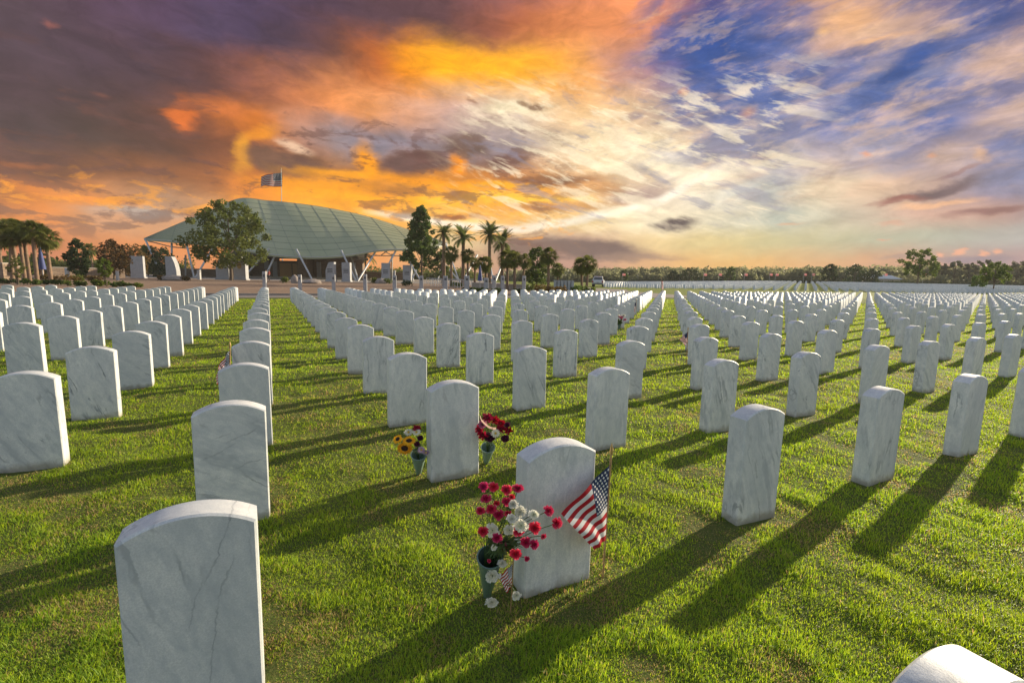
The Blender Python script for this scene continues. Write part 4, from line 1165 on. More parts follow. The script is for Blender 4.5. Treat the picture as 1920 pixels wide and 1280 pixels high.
def sabal(px, d, top, rp, label, group, seed=0, dead=True, trunk_top=None):
    x, y, zg = G(px, d); q = random.Random(seed); g = np.random.default_rng(seed)
    H = PT(px, top, d).z - zg; rc = rp / FPX * d
    root = empty('sabal_palm', (x, y, zg), label=label, cat='palm', group=group)
    zc = H - rc * 1.08; mb = MB(); lx = q.uniform(-.25, .25)
    mb.tube([(0, 0, -.1), (lx * .3, 0, zc * .5), (lx, 0, zc)], [.17, .14, .13], 9)
    mb.build('trunk', M_BARKL, root, True)
    V = []; F = []; 
    nf = 50
    for i in range(nf):
        el = math.asin(q.uniform(-.92, .98)); az = i * 2.4 + q.uniform(-.3, .3); L = rc * q.uniform(.85, 1.15)
        dr = np.array([math.cos(az) * math.cos(el), math.sin(az) * math.cos(el), math.sin(el)])
        side = np.array([-math.sin(az), math.cos(az), 0]); upn = np.cross(side, dr) * -1; tw = q.uniform(-1.2, 1.2)
        c0 = np.array([lx, 0, zc]); hub = c0 + dr * L * .42
        for k in range(11):
            t = (k - 5) / 5 * 1.15
            dd = dr * math.cos(t) + (side * math.cos(tw) + upn * math.sin(tw)) * math.sin(t); tip = hub + dd * L * .62 + np.array([0, 0, -.18 * L]); mid = hub + dd * L * .38
            w = np.cross(dd, upn); w /= np.linalg.norm(w) + 1e-9; w = w * L * .045
            o = len(V); V += [hub, mid + w, tip, mid - w]; F.append((o, o + 1, o + 2, o + 3))
        o = len(V); V += [c0, hub + side * .02, hub, hub - side * .02]; F.append((o, o + 1, o + 2, o + 3))
    np_mesh('fronds', V, F, L_PALM, root)
    if dead:
        V = []; F = []
        for i in range(26):
            az = q.uniform(0, 6.28); L = rc * q.uniform(.5, .85); c0 = np.array([lx, 0, zc + .05]); dr = np.array([math.cos(az) * .5, math.sin(az) * .5, -.85])
            side = np.array([-math.sin(az), math.cos(az), 0]) * L * .12; o = len(V); V += [c0, c0 + dr * L * .6 + side, c0 + dr * L, c0 + dr * L * .6 - side]; F.append((o, o + 1, o + 2, o + 3))
        np_mesh('dead_fronds', V, F, M_DEAD, root)
    return root
def date_palm(px, d, top, rp, label, group, seed=0):
    x, y, zg = G(px, d); q = random.Random(seed)
    rc = rp / FPX * d; H = PT(px, top, d).z - zg; zc = H - rc * .62
    root = empty('date_palm', (x, y, zg), label=label, cat='palm', group=group)
    mb = MB(); mb.tube([(0, 0, -.1), (.02, 0, zc * .5), (0, 0, zc - .3), (0, 0, zc + .1)], [.27, .22, .22, .33], 10); mb.build('trunk', M_BARKL, root, True)
    V = []; F = []
    for i in range(36):
        el = q.uniform(-.35, 1.35); az = i * 2.4 + q.uniform(-.3, .3); L = rc * q.uniform(1.0, 1.3)
        h = np.array([math.cos(az), math.sin(az), 0]); side = np.array([-math.sin(az), math.cos(az), 0])
        pts = []; e = el; p = np.array([0, 0, zc + .1])
        for k in range(9):
            pts.append(p.copy()); p = p + (h * math.cos(e) + np.array([0, 0, math.sin(e)])) * L / 8; e -= .10 + .05 * (1.3 - el) * .5
        for k in range(1, 9):
            for sub in (0, .5):
                b = pts[k - 1] * (1 - sub) + pts[k] * sub; tdir = pts[k] - pts[k - 1]; tdir /= np.linalg.norm(tdir)
                ll = L * .27 * math.sin(math.pi * min(1, (k + sub) / 9.2) ** .7) + .05
                for sg in (1, -1):
                    tip = b + (side * sg * .75 + tdir * .65 + np.array([0, 0, -.12])) * ll; w = tdir * L * .034
                    o = len(V); V += [b - w, b + w, tip]; F.append((o, o + 1, o + 2))
    np_mesh('fronds', V, F, L_DATE, root)
    return root
def shrub(px, d, h, w, m, label, seed=0, n=500, name='shrub', size=.09, group=None, dz=0):
    x, y, z = G(px, d); g = random.Random(seed)
    C = [(g.uniform(-.6, .6) * w, g.uniform(-.4, .4) * w, h * g.uniform(.35, .6)) for _ in range(7)]; Rr = [h * g.uniform(.35, .5) for _ in C]
    o = leaves(name, C, Rr, n, size, m, None, .9, seed); o.location = (x, y, z + dz)
    return tag(o, label, name.replace('_', ' '), group)

# left palms
GP = 'cabbage palms at the left'
for i, (px, d, top, rp, lab) in enumerate([
 (4, 45, 400, 40, 'cabbage palm cut off by the left edge'), (34, 47, 401, 30, 'dark topped cabbage palm beside the one at the left edge'), (24, 43, 424, 26, 'shorter cabbage palm between the two leftmost crowns'), (47, 49, 406, 26, 'cabbage palm with slanting trunk near the left group middle'),
 (56, 44, 416, 26, 'cabbage palm in the middle of the left palm group'), (70, 43, 407, 28, 'cabbage palm with thick pale trunk in the left group'), (80, 50, 412, 24, 'cabbage palm behind the blue banner'), (96, 44, 418, 32, 'cabbage palm farthest right in the left group')]):
    sabal(px, d, top, rp * .76, lab, GP, i)
tree('magnolia_tree', 'small dense dark magnolia right of the left palms', 150, 56, 446, 23, L_DARK, .12, 34, 3600, .16, 'oval', seed=3)
tree('cypress_tree', 'bronze leaved tree behind the small light green one', 214, 62, 447, 34, L_BROWN, .22, 40, 3600, .15, 'oval', seed=4)
tree('myrtle_tree', 'thin light green multi stemmed tree in front of the bronze tree', 198, 40, 483, 17, L_LIGHT, .35, 26, 1500, .09, 'oval', seed=5, multi=3)
tree('myrtle_tree', 'thin sparse tree in front of the left palm trunks', 33, 36, 480, 14, L_OAK, .3, 18, 700, .07, 'oval', seed=6, multi=3)
tree('shade_tree', 'bronze green tree left of the canopy corner', 250, 78, 455, 30, L_BROWN, .15, 30, 2600, .2, 'round', seed=7)
tree('shade_tree', 'dark tree behind the canopy corner strut', 303, 92, 462, 30, L_DARK, .1, 30, 2600, .24, 'round', seed=8)
tree('shade_tree', 'olive green tree far behind the bronze ones', 278, 110, 458, 26, L_OAK, .1, 26, 1800, .3, 'round', seed=9)
sabal(176, 85, 452, 14, 'lone cabbage palm behind the dark magnolia', 'palms behind the wall', 31)
tree('oak_tree', 'broad live oak in front of the canopy building', 434, 74, 374, 78, L_OAK, .22, 80, 10500, .23, 'round', seed=11, trunk_r=.32, cr=.165)
tree('maple_tree', 'tall tapering green tree at the right end of the canopy', 791, 84, 384, 49, L_GREEN, .2, 75, 9000, .25, 'cone', seed=12, trunk_r=.2, cr=.2)
tree('shade_tree', 'low bushy tree right of the tall tapering one', 828, 84, 455, 18, L_GREEN, .15, 20, 1500, .2, 'round', seed=13)
DP = 'date palms at the right of the canopy'
date_palm(832, 66, 424, 23, 'date palm just right of the tall tapering tree', DP, 1)
date_palm(868, 64, 430, 26, 'date palm second from the tall tapering tree', DP, 2)
date_palm(917, 62, 424, 27, 'tallest date palm with its crown clear against the sky', DP, 3)
date_palm(941, 66, 439, 26, 'date palm right behind the tallest one', DP, 4)
date_palm(686, 130, 462, 26, 'date palm behind the end of the canopy', DP, 5)
date_palm(585, 150, 470, 16, 'far date palm seen under the canopy', DP, 6)
SP = 'cabbage palms right of the canopy'
for i, (px, d, top, rp, lab) in enumerate([
 (846, 60, 455, 17, 'cabbage palm below the first date palm'), (877, 60, 462, 15, 'cabbage palm below the second date palm'), (890, 66, 478, 13, 'small cabbage palm between two date palm trunks'), (912, 54, 475, 17, 'short cabbage palm under the tallest date palm'),
 (951, 52, 460, 21, 'cabbage palm right of the tall date palms'), (965, 50, 465, 19, 'cabbage palm with straight trunk behind the white pillars'), (980, 62, 472, 15, 'cabbage palm left of the round leafy tree'), (1028, 52, 458, 20, 'cabbage palm in front of the round leafy tree'),
 (1045, 72, 488, 15, 'small cabbage palm right of the round leafy tree'), (1091, 56, 478, 18, 'left of the paired cabbage palms near the white car'), (1100, 55, 473, 20, 'right of the paired cabbage palms near the white car')]):
    sabal(px, d, top, rp, lab, SP, 40 + i)
tree('shade_tree', 'round leafy tree behind the cabbage palms right of the canopy', 1006, 66, 462, 28, L_GREEN, .15, 40, 3600, .17, 'round', seed=14)
# trees in the right distance
GT = 'trees in the right distance'
tree('maple_tree', 'open crowned tall tree in the right distance, sky showing through', 1718, 118, 465, 39, L_LIGHT, .30, 40, 3400, .27, 'round', GT, seed=21, cr=.17, trunk_r=.2)
tree('maple_tree', 'slender young tree standing among far headstones near the right edge', 1861, 86, 489, 31, L_LIGHT, .34, 30, 2300, .19, 'oval', GT, seed=22, cr=.2, trunk_r=.12)
tree('maple_tree', 'small low tree left of the slender one near the right edge', 1829, 100, 515, 17, L_GREEN, .2, 16, 900, .2, 'round', GT, seed=23)
for i, (px, d, top, hw, m, lab) in enumerate([
 (1551, 150, 494, 17, L_DARK, 'dark round tree in the right distance, left of a pair'), (1600, 158, 494, 20, L_DARK, 'dark round tree left in a far pair'), (1632, 160, 502, 17, L_DARK, 'dark low tree right in a far pair'),
 (1368, 170, 499, 12, L_GREEN, 'small pointed tree rising from the far treeline'), (1292, 175, 500, 20, L_DARK, 'broad dark tree in the far treeline'), (1262, 175, 506, 13, L_DARK, 'low dark tree left of the broad one in the far treeline'), (1170, 178, 505, 9, L_GREEN, 'small round tree in the far treeline behind the drive')]):
    tree('shade_tree', lab, px, d, top, hw, m, .14, 22, 1300, .34, 'round', GT, seed=50 + i)

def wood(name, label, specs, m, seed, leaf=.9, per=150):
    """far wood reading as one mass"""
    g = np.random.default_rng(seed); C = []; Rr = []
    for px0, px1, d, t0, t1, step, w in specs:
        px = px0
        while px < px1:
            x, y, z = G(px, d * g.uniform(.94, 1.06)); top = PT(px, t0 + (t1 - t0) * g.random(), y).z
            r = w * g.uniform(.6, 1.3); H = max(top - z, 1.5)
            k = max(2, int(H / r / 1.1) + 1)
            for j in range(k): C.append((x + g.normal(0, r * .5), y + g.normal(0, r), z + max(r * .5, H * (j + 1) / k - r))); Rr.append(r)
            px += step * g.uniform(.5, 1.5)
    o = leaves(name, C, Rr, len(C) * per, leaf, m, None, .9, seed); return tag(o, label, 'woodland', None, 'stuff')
wood('woodland', 'long low wood along the horizon behind the far headstones', [(1040, 1960, 215, 499, 506, 3.0, 2.6), (1040, 1700, 205, 508, 514, 5, 2.4), (1500, 1980, 205, 496, 508, 4, 3.0), (1640, 1960, 190, 512, 522, 6, 2.2), (940, 1100, 190, 505, 511, 4, 2.5)], L_FAR_HAZED, 5, .8, 110)
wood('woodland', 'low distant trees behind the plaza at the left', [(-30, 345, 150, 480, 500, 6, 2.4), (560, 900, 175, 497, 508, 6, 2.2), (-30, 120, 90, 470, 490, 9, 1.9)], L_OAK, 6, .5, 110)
M_PINE = leaf_mat('pine_leaves', (.14, .145, .085), (.18, .17, .10), .25)
for i, (px, top, hw) in enumerate([(1785, 488, 16), (1812, 492, 14), (1838, 486, 17), (1902, 488, 20), (1762, 494, 13), (1925, 492, 16)]):
    tree('casuarina_tree', ['feathery grey green tree behind the open crowned tall tree', 'feathery tree second right of the open crowned tree', 'feathery tree just left of the slender young tree', 'feathery tree right of the slender young tree', 'low feathery tree touching the open crowned tree', 'feathery tree cut by the right edge'][i], px, 180, top, hw, M_PINE, .35, 16, 1100, .42, 'umbrella', GT, seed=70 + i, cr=.26)
tag(leaves('hedge', [(G(p, 190 if p < 1600 else 170)[0], 190 if p < 1600 else 170, tz(G(p, 190 if p < 1600 else 170)[0], 190 if p < 1600 else 170) + .6) for p in range(1130, 1930, 4)], [1.0] * 200, 14000, .4, L_DARK, None, .7, 9), 'low dark clipped hedge beyond the far headstones', 'hedge')
# low planting on the left and by the pillars
for i, (px, d, h, w, m, lab) in enumerate([
 (60, 37, .5, 1.1, L_GREEN, 'low green shrub under the left palms'), (103, 38, .45, 1.0, L_GREEN, 'low green shrub right of the left palms'), (140, 36, .45, 1.2, L_LIGHT, 'bright green shrub at the end of the leftmost headstones'), (15, 38, .5, 1.0, L_DARK, 'dark shrub beside the stone pier'),
 (186, 36.5, .5, .8, L_LIGHT, 'small bright shrub under the thin multi stemmed tree'), (222, 36, .4, .9, L_GREEN, 'dark green shrub right of the thin multi stemmed tree'), (248, 36, .4, .8, L_LIGHT, 'bright green shrub at the gravel edge'),
 (90, 46, .8, 1.4, L_BROWN, 'rusty grass clump behind the left palms'), (120, 46, .8, 1.5, L_BROWN, 'rusty grass clump right of the left palms'), (150, 48, .7, 1.4, L_OAK, 'olive grass clump under the magnolia'), (178, 50, .7, 1.3, L_BROWN, 'rusty clump left of the bronze tree'),
 (535, 63, .9, .5, L_OAK, 'small round bush left of the near boulder'), (702, 72, 1.0, .8, L_OAK, 'round bush left of the far boulder'), (727, 72, 1.0, .7, L_OAK, 'round bush right of the far boulder'), (302, 62, .7, .4, L_BROWN, 'small dry bush left of the flat rock'), (348, 62, .7, .4, L_BROWN, 'small dry bush right of the flat rock'),
 (882, 41, .45, .9, L_DARK, 'clump of dark strap leaves at the headstone row ends'), (898, 40, .45, .8, L_GREEN, 'green clump beside the dark strap leaves'), (925, 39, .5, .9, L_DARK, 'dark clump at the foot of the middle aisle'), (966, 39, .5, .9, L_DARK, 'dark clump right of the middle aisle'),
 (1000, 44, 1.0, 1.4, L_OAK, 'olive bush bank behind the last white pillar'), (1020, 43, .8, 1.2, L_BROWN, 'rusty bush bank under the cabbage palm'), (1045, 44, .7, 1.2, L_BROWN, 'rusty low bushes left of the white panels'),
 (1085, 50, .7, 1.3, L_GREEN, 'green shrub left of the white car'), (1103, 49, .6, 1.0, L_LIGHT, 'light green shrub touching the white car'), (762, 60, .8, 1.2, L_DARK, 'dark shrub behind the railing left'), (860, 56, .8, 1.4, L_GREEN, 'green shrub behind the white railing'), (660, 120, 1.6, 3, L_GREEN, 'green shrub bank beyond the canopy')]):
    shrub(px, d, h, w, m, lab, 100 + i, 420, size=.11, group='low shrubs round the plaza')

# ------------------------------------------------------------------ plaza stonework
M_STEEL = mat('white_steel', (.45, .45, .46), .5)
M_GRAN = mat('pale_granite', (.42, .42, .44), .7, var=(.34, .34, .36), var_scale=3, bump=.2)
M_BRONZE = mat('bronze_plaque', (.40, .27, .10), .45, metal=.6)
M_DKPL = mat('dark_plaque', (.10, .10, .11), .5)
M_ROOF = mat('roof_glass', (.31, .34, .20), .4, spec=.35, var=(.37, .385, .24), var_scale=.12, coat=.1)
M_SEAM = mat('roof_seam', (.16, .21, .19), .6)
def brick(name, a, b):
    m = bpy.data.materials.new(name); m.use_nodes = True
    T = NT(m.node_tree); bs = m.node_tree.nodes['Principled BSDF']; tc = T.n('ShaderNodeTexCoord')
    br = T.n('ShaderNodeTexBrick'); br.inputs['Color1'].default_value = (*a, 1); br.inputs['Color2'].default_value = (*b, 1); br.inputs['Mortar'].default_value = (.12, .09, .07, 1)
    br.inputs['Scale'].default_value = 1.0; br.inputs['Brick Width'].default_value = .6; br.inputs['Row Height'].default_value = .18; br.inputs['Mortar Size'].default_value = .02
    x_, y_, z_ = T.sep(tc.outputs['Object'])
    T.link(T.comb(T.math('ADD', x_, y_), z_, 0.0), br.inputs['Vector']); T.link(br.outputs[0], bs.inputs['Base Color']); bs.inputs['Roughness'].default_value = .9
    return m
M_STONEW = brick('stone_wall', (.34, .24, .17), (.22, .155, .115))
M_CAP = mat('wall_cap', (.40, .34, .29), .85)
def wall(name, label, pxa, da, pxb, db, h, th=.5, cap=True, m=None, cat='wall', kind=None):
    a = Vector(G(pxa, da)); b = Vector(G(pxb, db)); L = (b - a).length; an = math.atan2(b.y - a.y, b.x - a.x)
    e = empty(name, a, an, label, cat)
    mb = MB(); mb.box(0, L, 0, th, -.3, h); mb.build('masonry', m or M_STONEW, e)
    if cap: mb = MB(); mb.bbox(-.05, L + .05, -.05, th + .05, h, h + .12, .02); mb.build('coping', M_CAP, e)
    return e
wall('stone_wall', 'long low brown stone wall behind the magnolia', 92, 66, 235, 74, 1.35)
wall('stone_pier', 'square stacked stone pier at the left edge', -6, 44, 8, 44, 1.6, 1.0)
wall('stone_pier', 'second stacked stone pier right of the one at the left edge', 10, 46.5, 22, 46.5, 1.35, .9)
wall('stone_wall', 'low brown stone wall seen under the canopy at the right', 640, 125, 770, 128, 2.0)
wall('stone_wall', 'low brown stone wall behind the left struts', 325, 118, 432, 120, 1.8)
wall('retaining_wall', 'pale retaining wall beside the last pillars', 885, 60, 985, 50, .5, .4, m=M_CAP)
def stele(px, d, top, w, shape, label, emblem=None, rz=0.0, t=.9):
    x, y, z = G(px, d); H = PT(px, top, d).z - z; W = w / FPX * d
    e = empty('memorial_stele', (x, y, z), rz, label, 'monument', 'pale granite steles of the plaza')
    hw = W / 2
    if shape == 'box': poly = [(-hw, 0), (hw, 0), (hw, H), (-hw, H)]
    elif shape == 'curve': poly = [(-hw, 0), (hw, 0), (hw * .95, H * .4), (hw * .7, H * .7), (hw * .35, H * .92), (hw * .2, H), (-hw, H)]
    elif shape == 'curve_l': poly = [(-hw, 0), (hw, 0), (hw, H), (0, H * 1.0), (-hw * .4, H * .9), (-hw, H * .6)]
    else: poly = [(-hw, 0), (hw, 0), (hw, H * .72), (hw * .45, H), (-hw * .7, H), (-hw, H * .8)]
    mb = MB(); mb.prism(poly, 0, t); mb.build('slab', M_GRAN, e)
    mb = MB(); mb.bbox(-hw * 1.15, hw * 1.15, -.15, t + .15, -.1, .22, .03); mb.build('plinth', M_GRAN, e)
    if emblem == 'gold':
        mb = MB(); n = 16; zc = H * .62; mb.prism([(hw * .38 * math.cos(k * 2 * math.pi / n), zc + hw * .55 * math.sin(k * 2 * math.pi / n)) for k in range(n)], -.04, .0); mb.build('emblem', M_BRONZE, e)
    if emblem == 'dark':
        mb = MB()
        for k in range(3): mb.box(-hw * .6, hw * .6, -.02, -.001, H * (.46 + .08 * k), H * (.50 + .08 * k))
        mb.build('inscription', M_DKPL, e)
    return e
stele(258, 76, 480, 20, 'box', 'tall square stele left of the canopy', rz=.35)
stele(322, 76, 481, 20, 'curve', 'stele with a concave right side, under the canopy corner')
stele(417, 78, 482, 23, 'curve_l', 'stele with a gold emblem left of the oak trunk', 'gold')
stele(450, 78, 481, 22, 'notch', 'stele with a gold emblem right of the oak trunk', 'gold')
stele(619, 82, 491, 16, 'curve_l', 'stele with dark inscription, left of a pair before the building', 'dark')
stele(649, 83, 492, 15, 'box', 'stele with dark inscription, right of a pair before the building', 'dark')
stele(723, 82, 493, 15, 'box', 'lone stele with inscription near the right end of the canopy', 'dark')
stele(763, 84, 497, 15, 'box', 'stele half behind the tall tapering tree', 'dark')
def pillar(px, d, top, w, label, plaque=True):
    x, y, z = G(px, d); H = PT(px, top, d).z - z; W = w / FPX * d
    e = empty('memorial_pillar', (x, y, z), R(12), label, 'pillar', 'square white pillars beside the drive')
    mb = MB(); mb.bbox(-W / 2, W / 2, -W / 2, W / 2, -.05, H, .02); mb.build('shaft', M_GRAN, e)
    if plaque: mb = MB(); mb.box(-W * .25, W * .25, -W / 2 - .015, -W / 2 - .001, H * .72, H * .86); mb.build('plaque', M_DKPL, e)
PL = [(497, 33.5, 509, 6, 'leftmost white pillar beside the drive'), (563, 35, 515, 6, 'white pillar second from left beside the drive'), (626, 36.5, 515, 6, 'white pillar in front of the paired steles'), (685, 38, 514, 6.5, 'white pillar in front of the lone stele'),
      (740, 39, 516, 7, 'white pillar left of the tall tapering tree'), (790, 40, 517, 7, 'white pillar below the tall tapering tree'), (835, 40.5, 517, 8, 'white pillar below the first date palm'), (875, 40.5, 517, 9, 'white pillar with a black box beside it'), (911, 40, 521, 8, 'short grey pillar below the tallest date palm'),
      (926, 42, 516, 7, 'bright pillar right of the short grey one'), (942, 47, 517, 6, 'narrow pillar farther back right of the bright one'), (982, 42, 517, 6, 'last bright pillar right of the row')]
for p in PL: pillar(*p)
# white panels (columbarium) near the car
e = empty('columbarium', G(1056, 50), R(-4), 'row of white niche panels right of the rusty bushes', 'columbarium')
for k in range(6):
    mb = MB(); mb.bbox(-1.0 + k * .36, -.72 + k * .36, -.2, .2, -.05, 1.15, .015); mb.build('panel', M_GRAN, e)
mb = MB(); mb.box(-1.0, 1.1, .2, .8, -.05, 1.08); mb.build('niche_block', M_GRAN, e)
# rocks
M_ROCK = mat('rock', (.36, .30, .27), .9, var=(.26, .22, .20), var_scale=3, bump=.5, bump_scale=6)
for px, d, w, h, lab in ((325, 63, 1.5, .5, 'flat pale boulder on the gravel left of the oak'), (553, 62, .5, .8, 'upright white stone left of the low bench rock'), (585, 63, 1.2, .45, 'low bench rock on the gravel before the building'), (714, 72, .9, .6, 'rounded boulder between two bushes')):
    x, y, z = G(px, d); mb = MB(); mb.ball((0, 0, h * .35), w, 12, 0, h / w, .12); o = mb.build('boulder', M_ROCK, None, True); o.location = (x, y, z); tag(o, lab, 'boulder')
# bollards / lamp posts of the plaza
for px, d, top, w, lab in ((374, 74, 506, 5, 'short white post left of the oak'), (221, 58, 508, 4, 'short white post by the bronze tree trunk'), (127, 60, 502, 5, 'white box post on the gravel left of the magnolia'), (740, 70, 507, 3, 'thin white post behind the pillars')):
    x, y, z = G(px, d); H = PT(px, top, d).z - z; W = w / FPX * d / 2
    mb = MB(); mb.bbox(-W, W, -W, W, -.05, H, .02); o = mb.build('bollard', M_STEEL); o.location = (x, y, z); tag(o, lab, 'post')

# ------------------------------------------------------------------ the canopy building
def lerpc(pts, s):
    s = min(max(s, 0), 1) * (len(pts) - 1); i = min(int(s), len(pts) - 2); t = s - i
    # Catmull-Rom
    p = [Vector(pts[max(0, i - 1)]), Vector(pts[i]), Vector(pts[i + 1]), Vector(pts[min(len(pts) - 1, i + 2)])]
    return .5 * ((2 * p[1]) + (p[2] - p[0]) * t + (2 * p[0] - 5 * p[1] + 4 * p[2] - p[3]) * t * t + (3 * p[1] - p[0] - 3 * p[2] + p[3]) * t ** 3)
cx_, cy_, _z = G(560, 125)
C0 = Vector((cx_, cy_, 0))
bld = empty('canopy_building', C0, 0, 'large curved green glass canopy on white slanted struts', 'building')
front = [PT(270, 448, 104), PT(345, 454, 101), PT(430, 462, 99), PT(500, 476, 98), PT(575, 482, 98), PT(645, 479, 99), PT(720, 468, 102), PT(800, 467, 108), PT(838, 456, 118)]
ridge = [PT(270, 447, 105), PT(345, 415, 112), PT(400, 392, 117), PT(450, 372, 120), PT(500, 376, 122), PT(545, 380, 123), PT(610, 389, 126), PT(690, 406, 128), PT(770, 432, 126), PT(838, 455, 119)]
back = [PT(271, 447, 106), PT(330, 452, 128), PT(420, 462, 140), PT(520, 468, 148), PT(620, 470, 150), PT(710, 468, 146), PT(790, 462, 134), PT(839, 455, 120)]
def roof_pt(s, t):
    a, b, c = lerpc(front, s), lerpc(ridge, s), lerpc(back, s)
    if t <= .5:
        q = t * 2; p = a.lerp(b, q); bul = math.sin(math.pi * q) * .006 * (b - a).length
    else:
        q = (t - .5) * 2; p = b.lerp(c, q); bul = math.sin(math.pi * q) * .045 * (c - b).length
    return p + Vector((0, -.35 if t < .5 else .35, .6)) * bul - C0
ns, nt = 56, 24
Vt = [roof_pt(i / ns, j / nt) for j in range(nt + 1) for i in range(ns + 1)]
mb = MB(); n = len(Vt)
mb.add(Vt + [v - Vector((0, 0, .35)) for v in Vt], [(j * (ns + 1) + i, j * (ns + 1) + i + 1, (j + 1) * (ns + 1) + i + 1, (j + 1) * (ns + 1) + i) for j in range(nt) for i in range(ns)] +
       [(n + j * (ns + 1) + i, n + (j + 1) * (ns + 1) + i, n + (j + 1) * (ns + 1) + i + 1, n + j * (ns + 1) + i + 1) for j in range(nt) for i in range(ns)] +
       [(i, n + i, n + i + 1, i + 1) for i in range(ns)] + [(nt * (ns + 1) + i, nt * (ns + 1) + i + 1, n + nt * (ns + 1) + i + 1, n + nt * (ns + 1) + i) for i in range(ns)])
roof = mb.build('roof', M_ROOF, bld, True)
mb = MB()
for i in range(2, ns, 3):
    mb.tube([roof_pt(i / ns, j / 12 * .5) + Vector((0, 0, .03)) for j in range(13)], .028, 4)
for j in range(1, 11):
    mb.tube([roof_pt(i / 40, j / 20) + Vector((0, 0, .03)) for i in range(41)], .022, 4)
mb.build('seams', M_SEAM, roof)
mb = MB(); mb.tube([roof_pt(i / 40, 0) for i in range(41)], .08, 8); mb.build('rim', M_STEEL, roof, True)
def strut(a, b, r=.20, nm='strut'):
    mb = MB(); mb.tube([Vector(a) - C0, Vector(b) - C0], [r, r * .8], 8); mb.build(nm, M_STEEL, bld, True)
for (pa, ya, da), (pb, db) in [((273, 450, 104), (304, 96)), ((322, 456, 103), (322, 100)), ((350, 458, 101), (364, 94)), ((402, 460, 100), (366, 94)), ((348, 478, 112), (348, 112)),
    ((505, 466, 99), (455, 97)), ((556, 468, 99), (586, 92)), ((520, 470, 100), (495, 96)), ((640, 470, 100), (668, 94)), ((705, 470, 103), (671, 94)), ((655, 470, 108), (672, 95)),
    ((742, 470, 104), (712, 98)), ((735, 476, 120), (735, 120)), ((756, 470, 105), (790, 100)), ((800, 468, 108), (770, 100)), ((836, 458, 117), (862, 104)), ((810, 468, 109), (864, 104)), ((895, 478, 114), (866, 104)), ((838, 458, 118), (820, 112)), ((905, 492, 104), (925, 96)), ((944, 488, 104), (927, 96)), ((918, 490, 106), (926, 96)), ((770, 496, 112), (775, 112))]:
    x, y, z = G(pb, db); strut(PT(pa, ya, da), (x, y, z))
for (pa, ya, da), (pb, yb, db) in [((278, 452, 105), (322, 463, 106)), ((322, 463, 106), (402, 470, 110)), ((690, 479, 112), (760, 480, 116)), ((640, 476, 110), (690, 480, 112)), ((715, 478, 112), (730, 468, 106)), ((735, 479, 114), (715, 468, 104))]:
    strut(PT(pa, ya, da), PT(pb, yb, db), .12, 'tie_rod')
# stone building under the canopy
hx, hy, hz = G(455, 112)
house = empty('amphitheatre_house', (hx, hy, 0), R(1.5), 'low brown stone building with white panels under the canopy', 'building')
xr = G(668, 112)[0] - hx; zt_ = PT(560, 484, 112).z
mb = MB()
mb.box(-2.4, -.4, 0, 6, -.2, zt_); mb.box(2.0, 6.0, 5.6, 6, -.2, zt_); mb.box(12.5, 14.6, .5, 6, -.2, zt_); mb.box(14.6, xr, 4.6, 6, -.2, zt_); mb.box(6.0, 12.5, 5.7, 6.0, -.2, zt_ * .9); mb.box(-.4, 2.0, 5.6, 6, -.2, zt_)
mb.build('wall', M_STONEW, house)
mb = MB(); mb.bbox(-3.2, xr + .8, -1.2, 7, zt_, zt_ + .55, .05); mb.build('roof_slab', mat('dark_fascia', (.16, .14, .13), .7), house)
mb = MB(); mb.bbox(-2.6, xr, .5, 6.5, zt_ + .55, zt_ + 2.3, .1); mb.build('upper_storey', mat('grey_cladding', (.30, .31, .29), .5), house)
M_TAN = mat('tan_screen', (.55, .33, .15), .8)
mb = MB(); mb.box(6.2, 9.0, 5.4, 5.6, .1, zt_ * .78); mb.box(9.3, 12.2, 5.4, 5.6, .1, zt_ * .78); mb.build('screen', M_TAN, house)
for k, x0 in enumerate((2.6, 4.6, 15.6, 18.4, 21.8, 24.0)):
    if x0 + 1 > xr: continue
    mb = MB(); mb.box(x0, x0 + 1.0, 4.2 if x0 > 14 else 5.2, 4.55 if x0 > 14 else 5.5, .2, zt_ * .86); mb.build('white_panel', M_GRAN, house)
mb = MB(); mb.bbox(-3, xr + 4, -3.2, -2.6, -.1, .45, .03); mb.build('step', M_CAP, house)
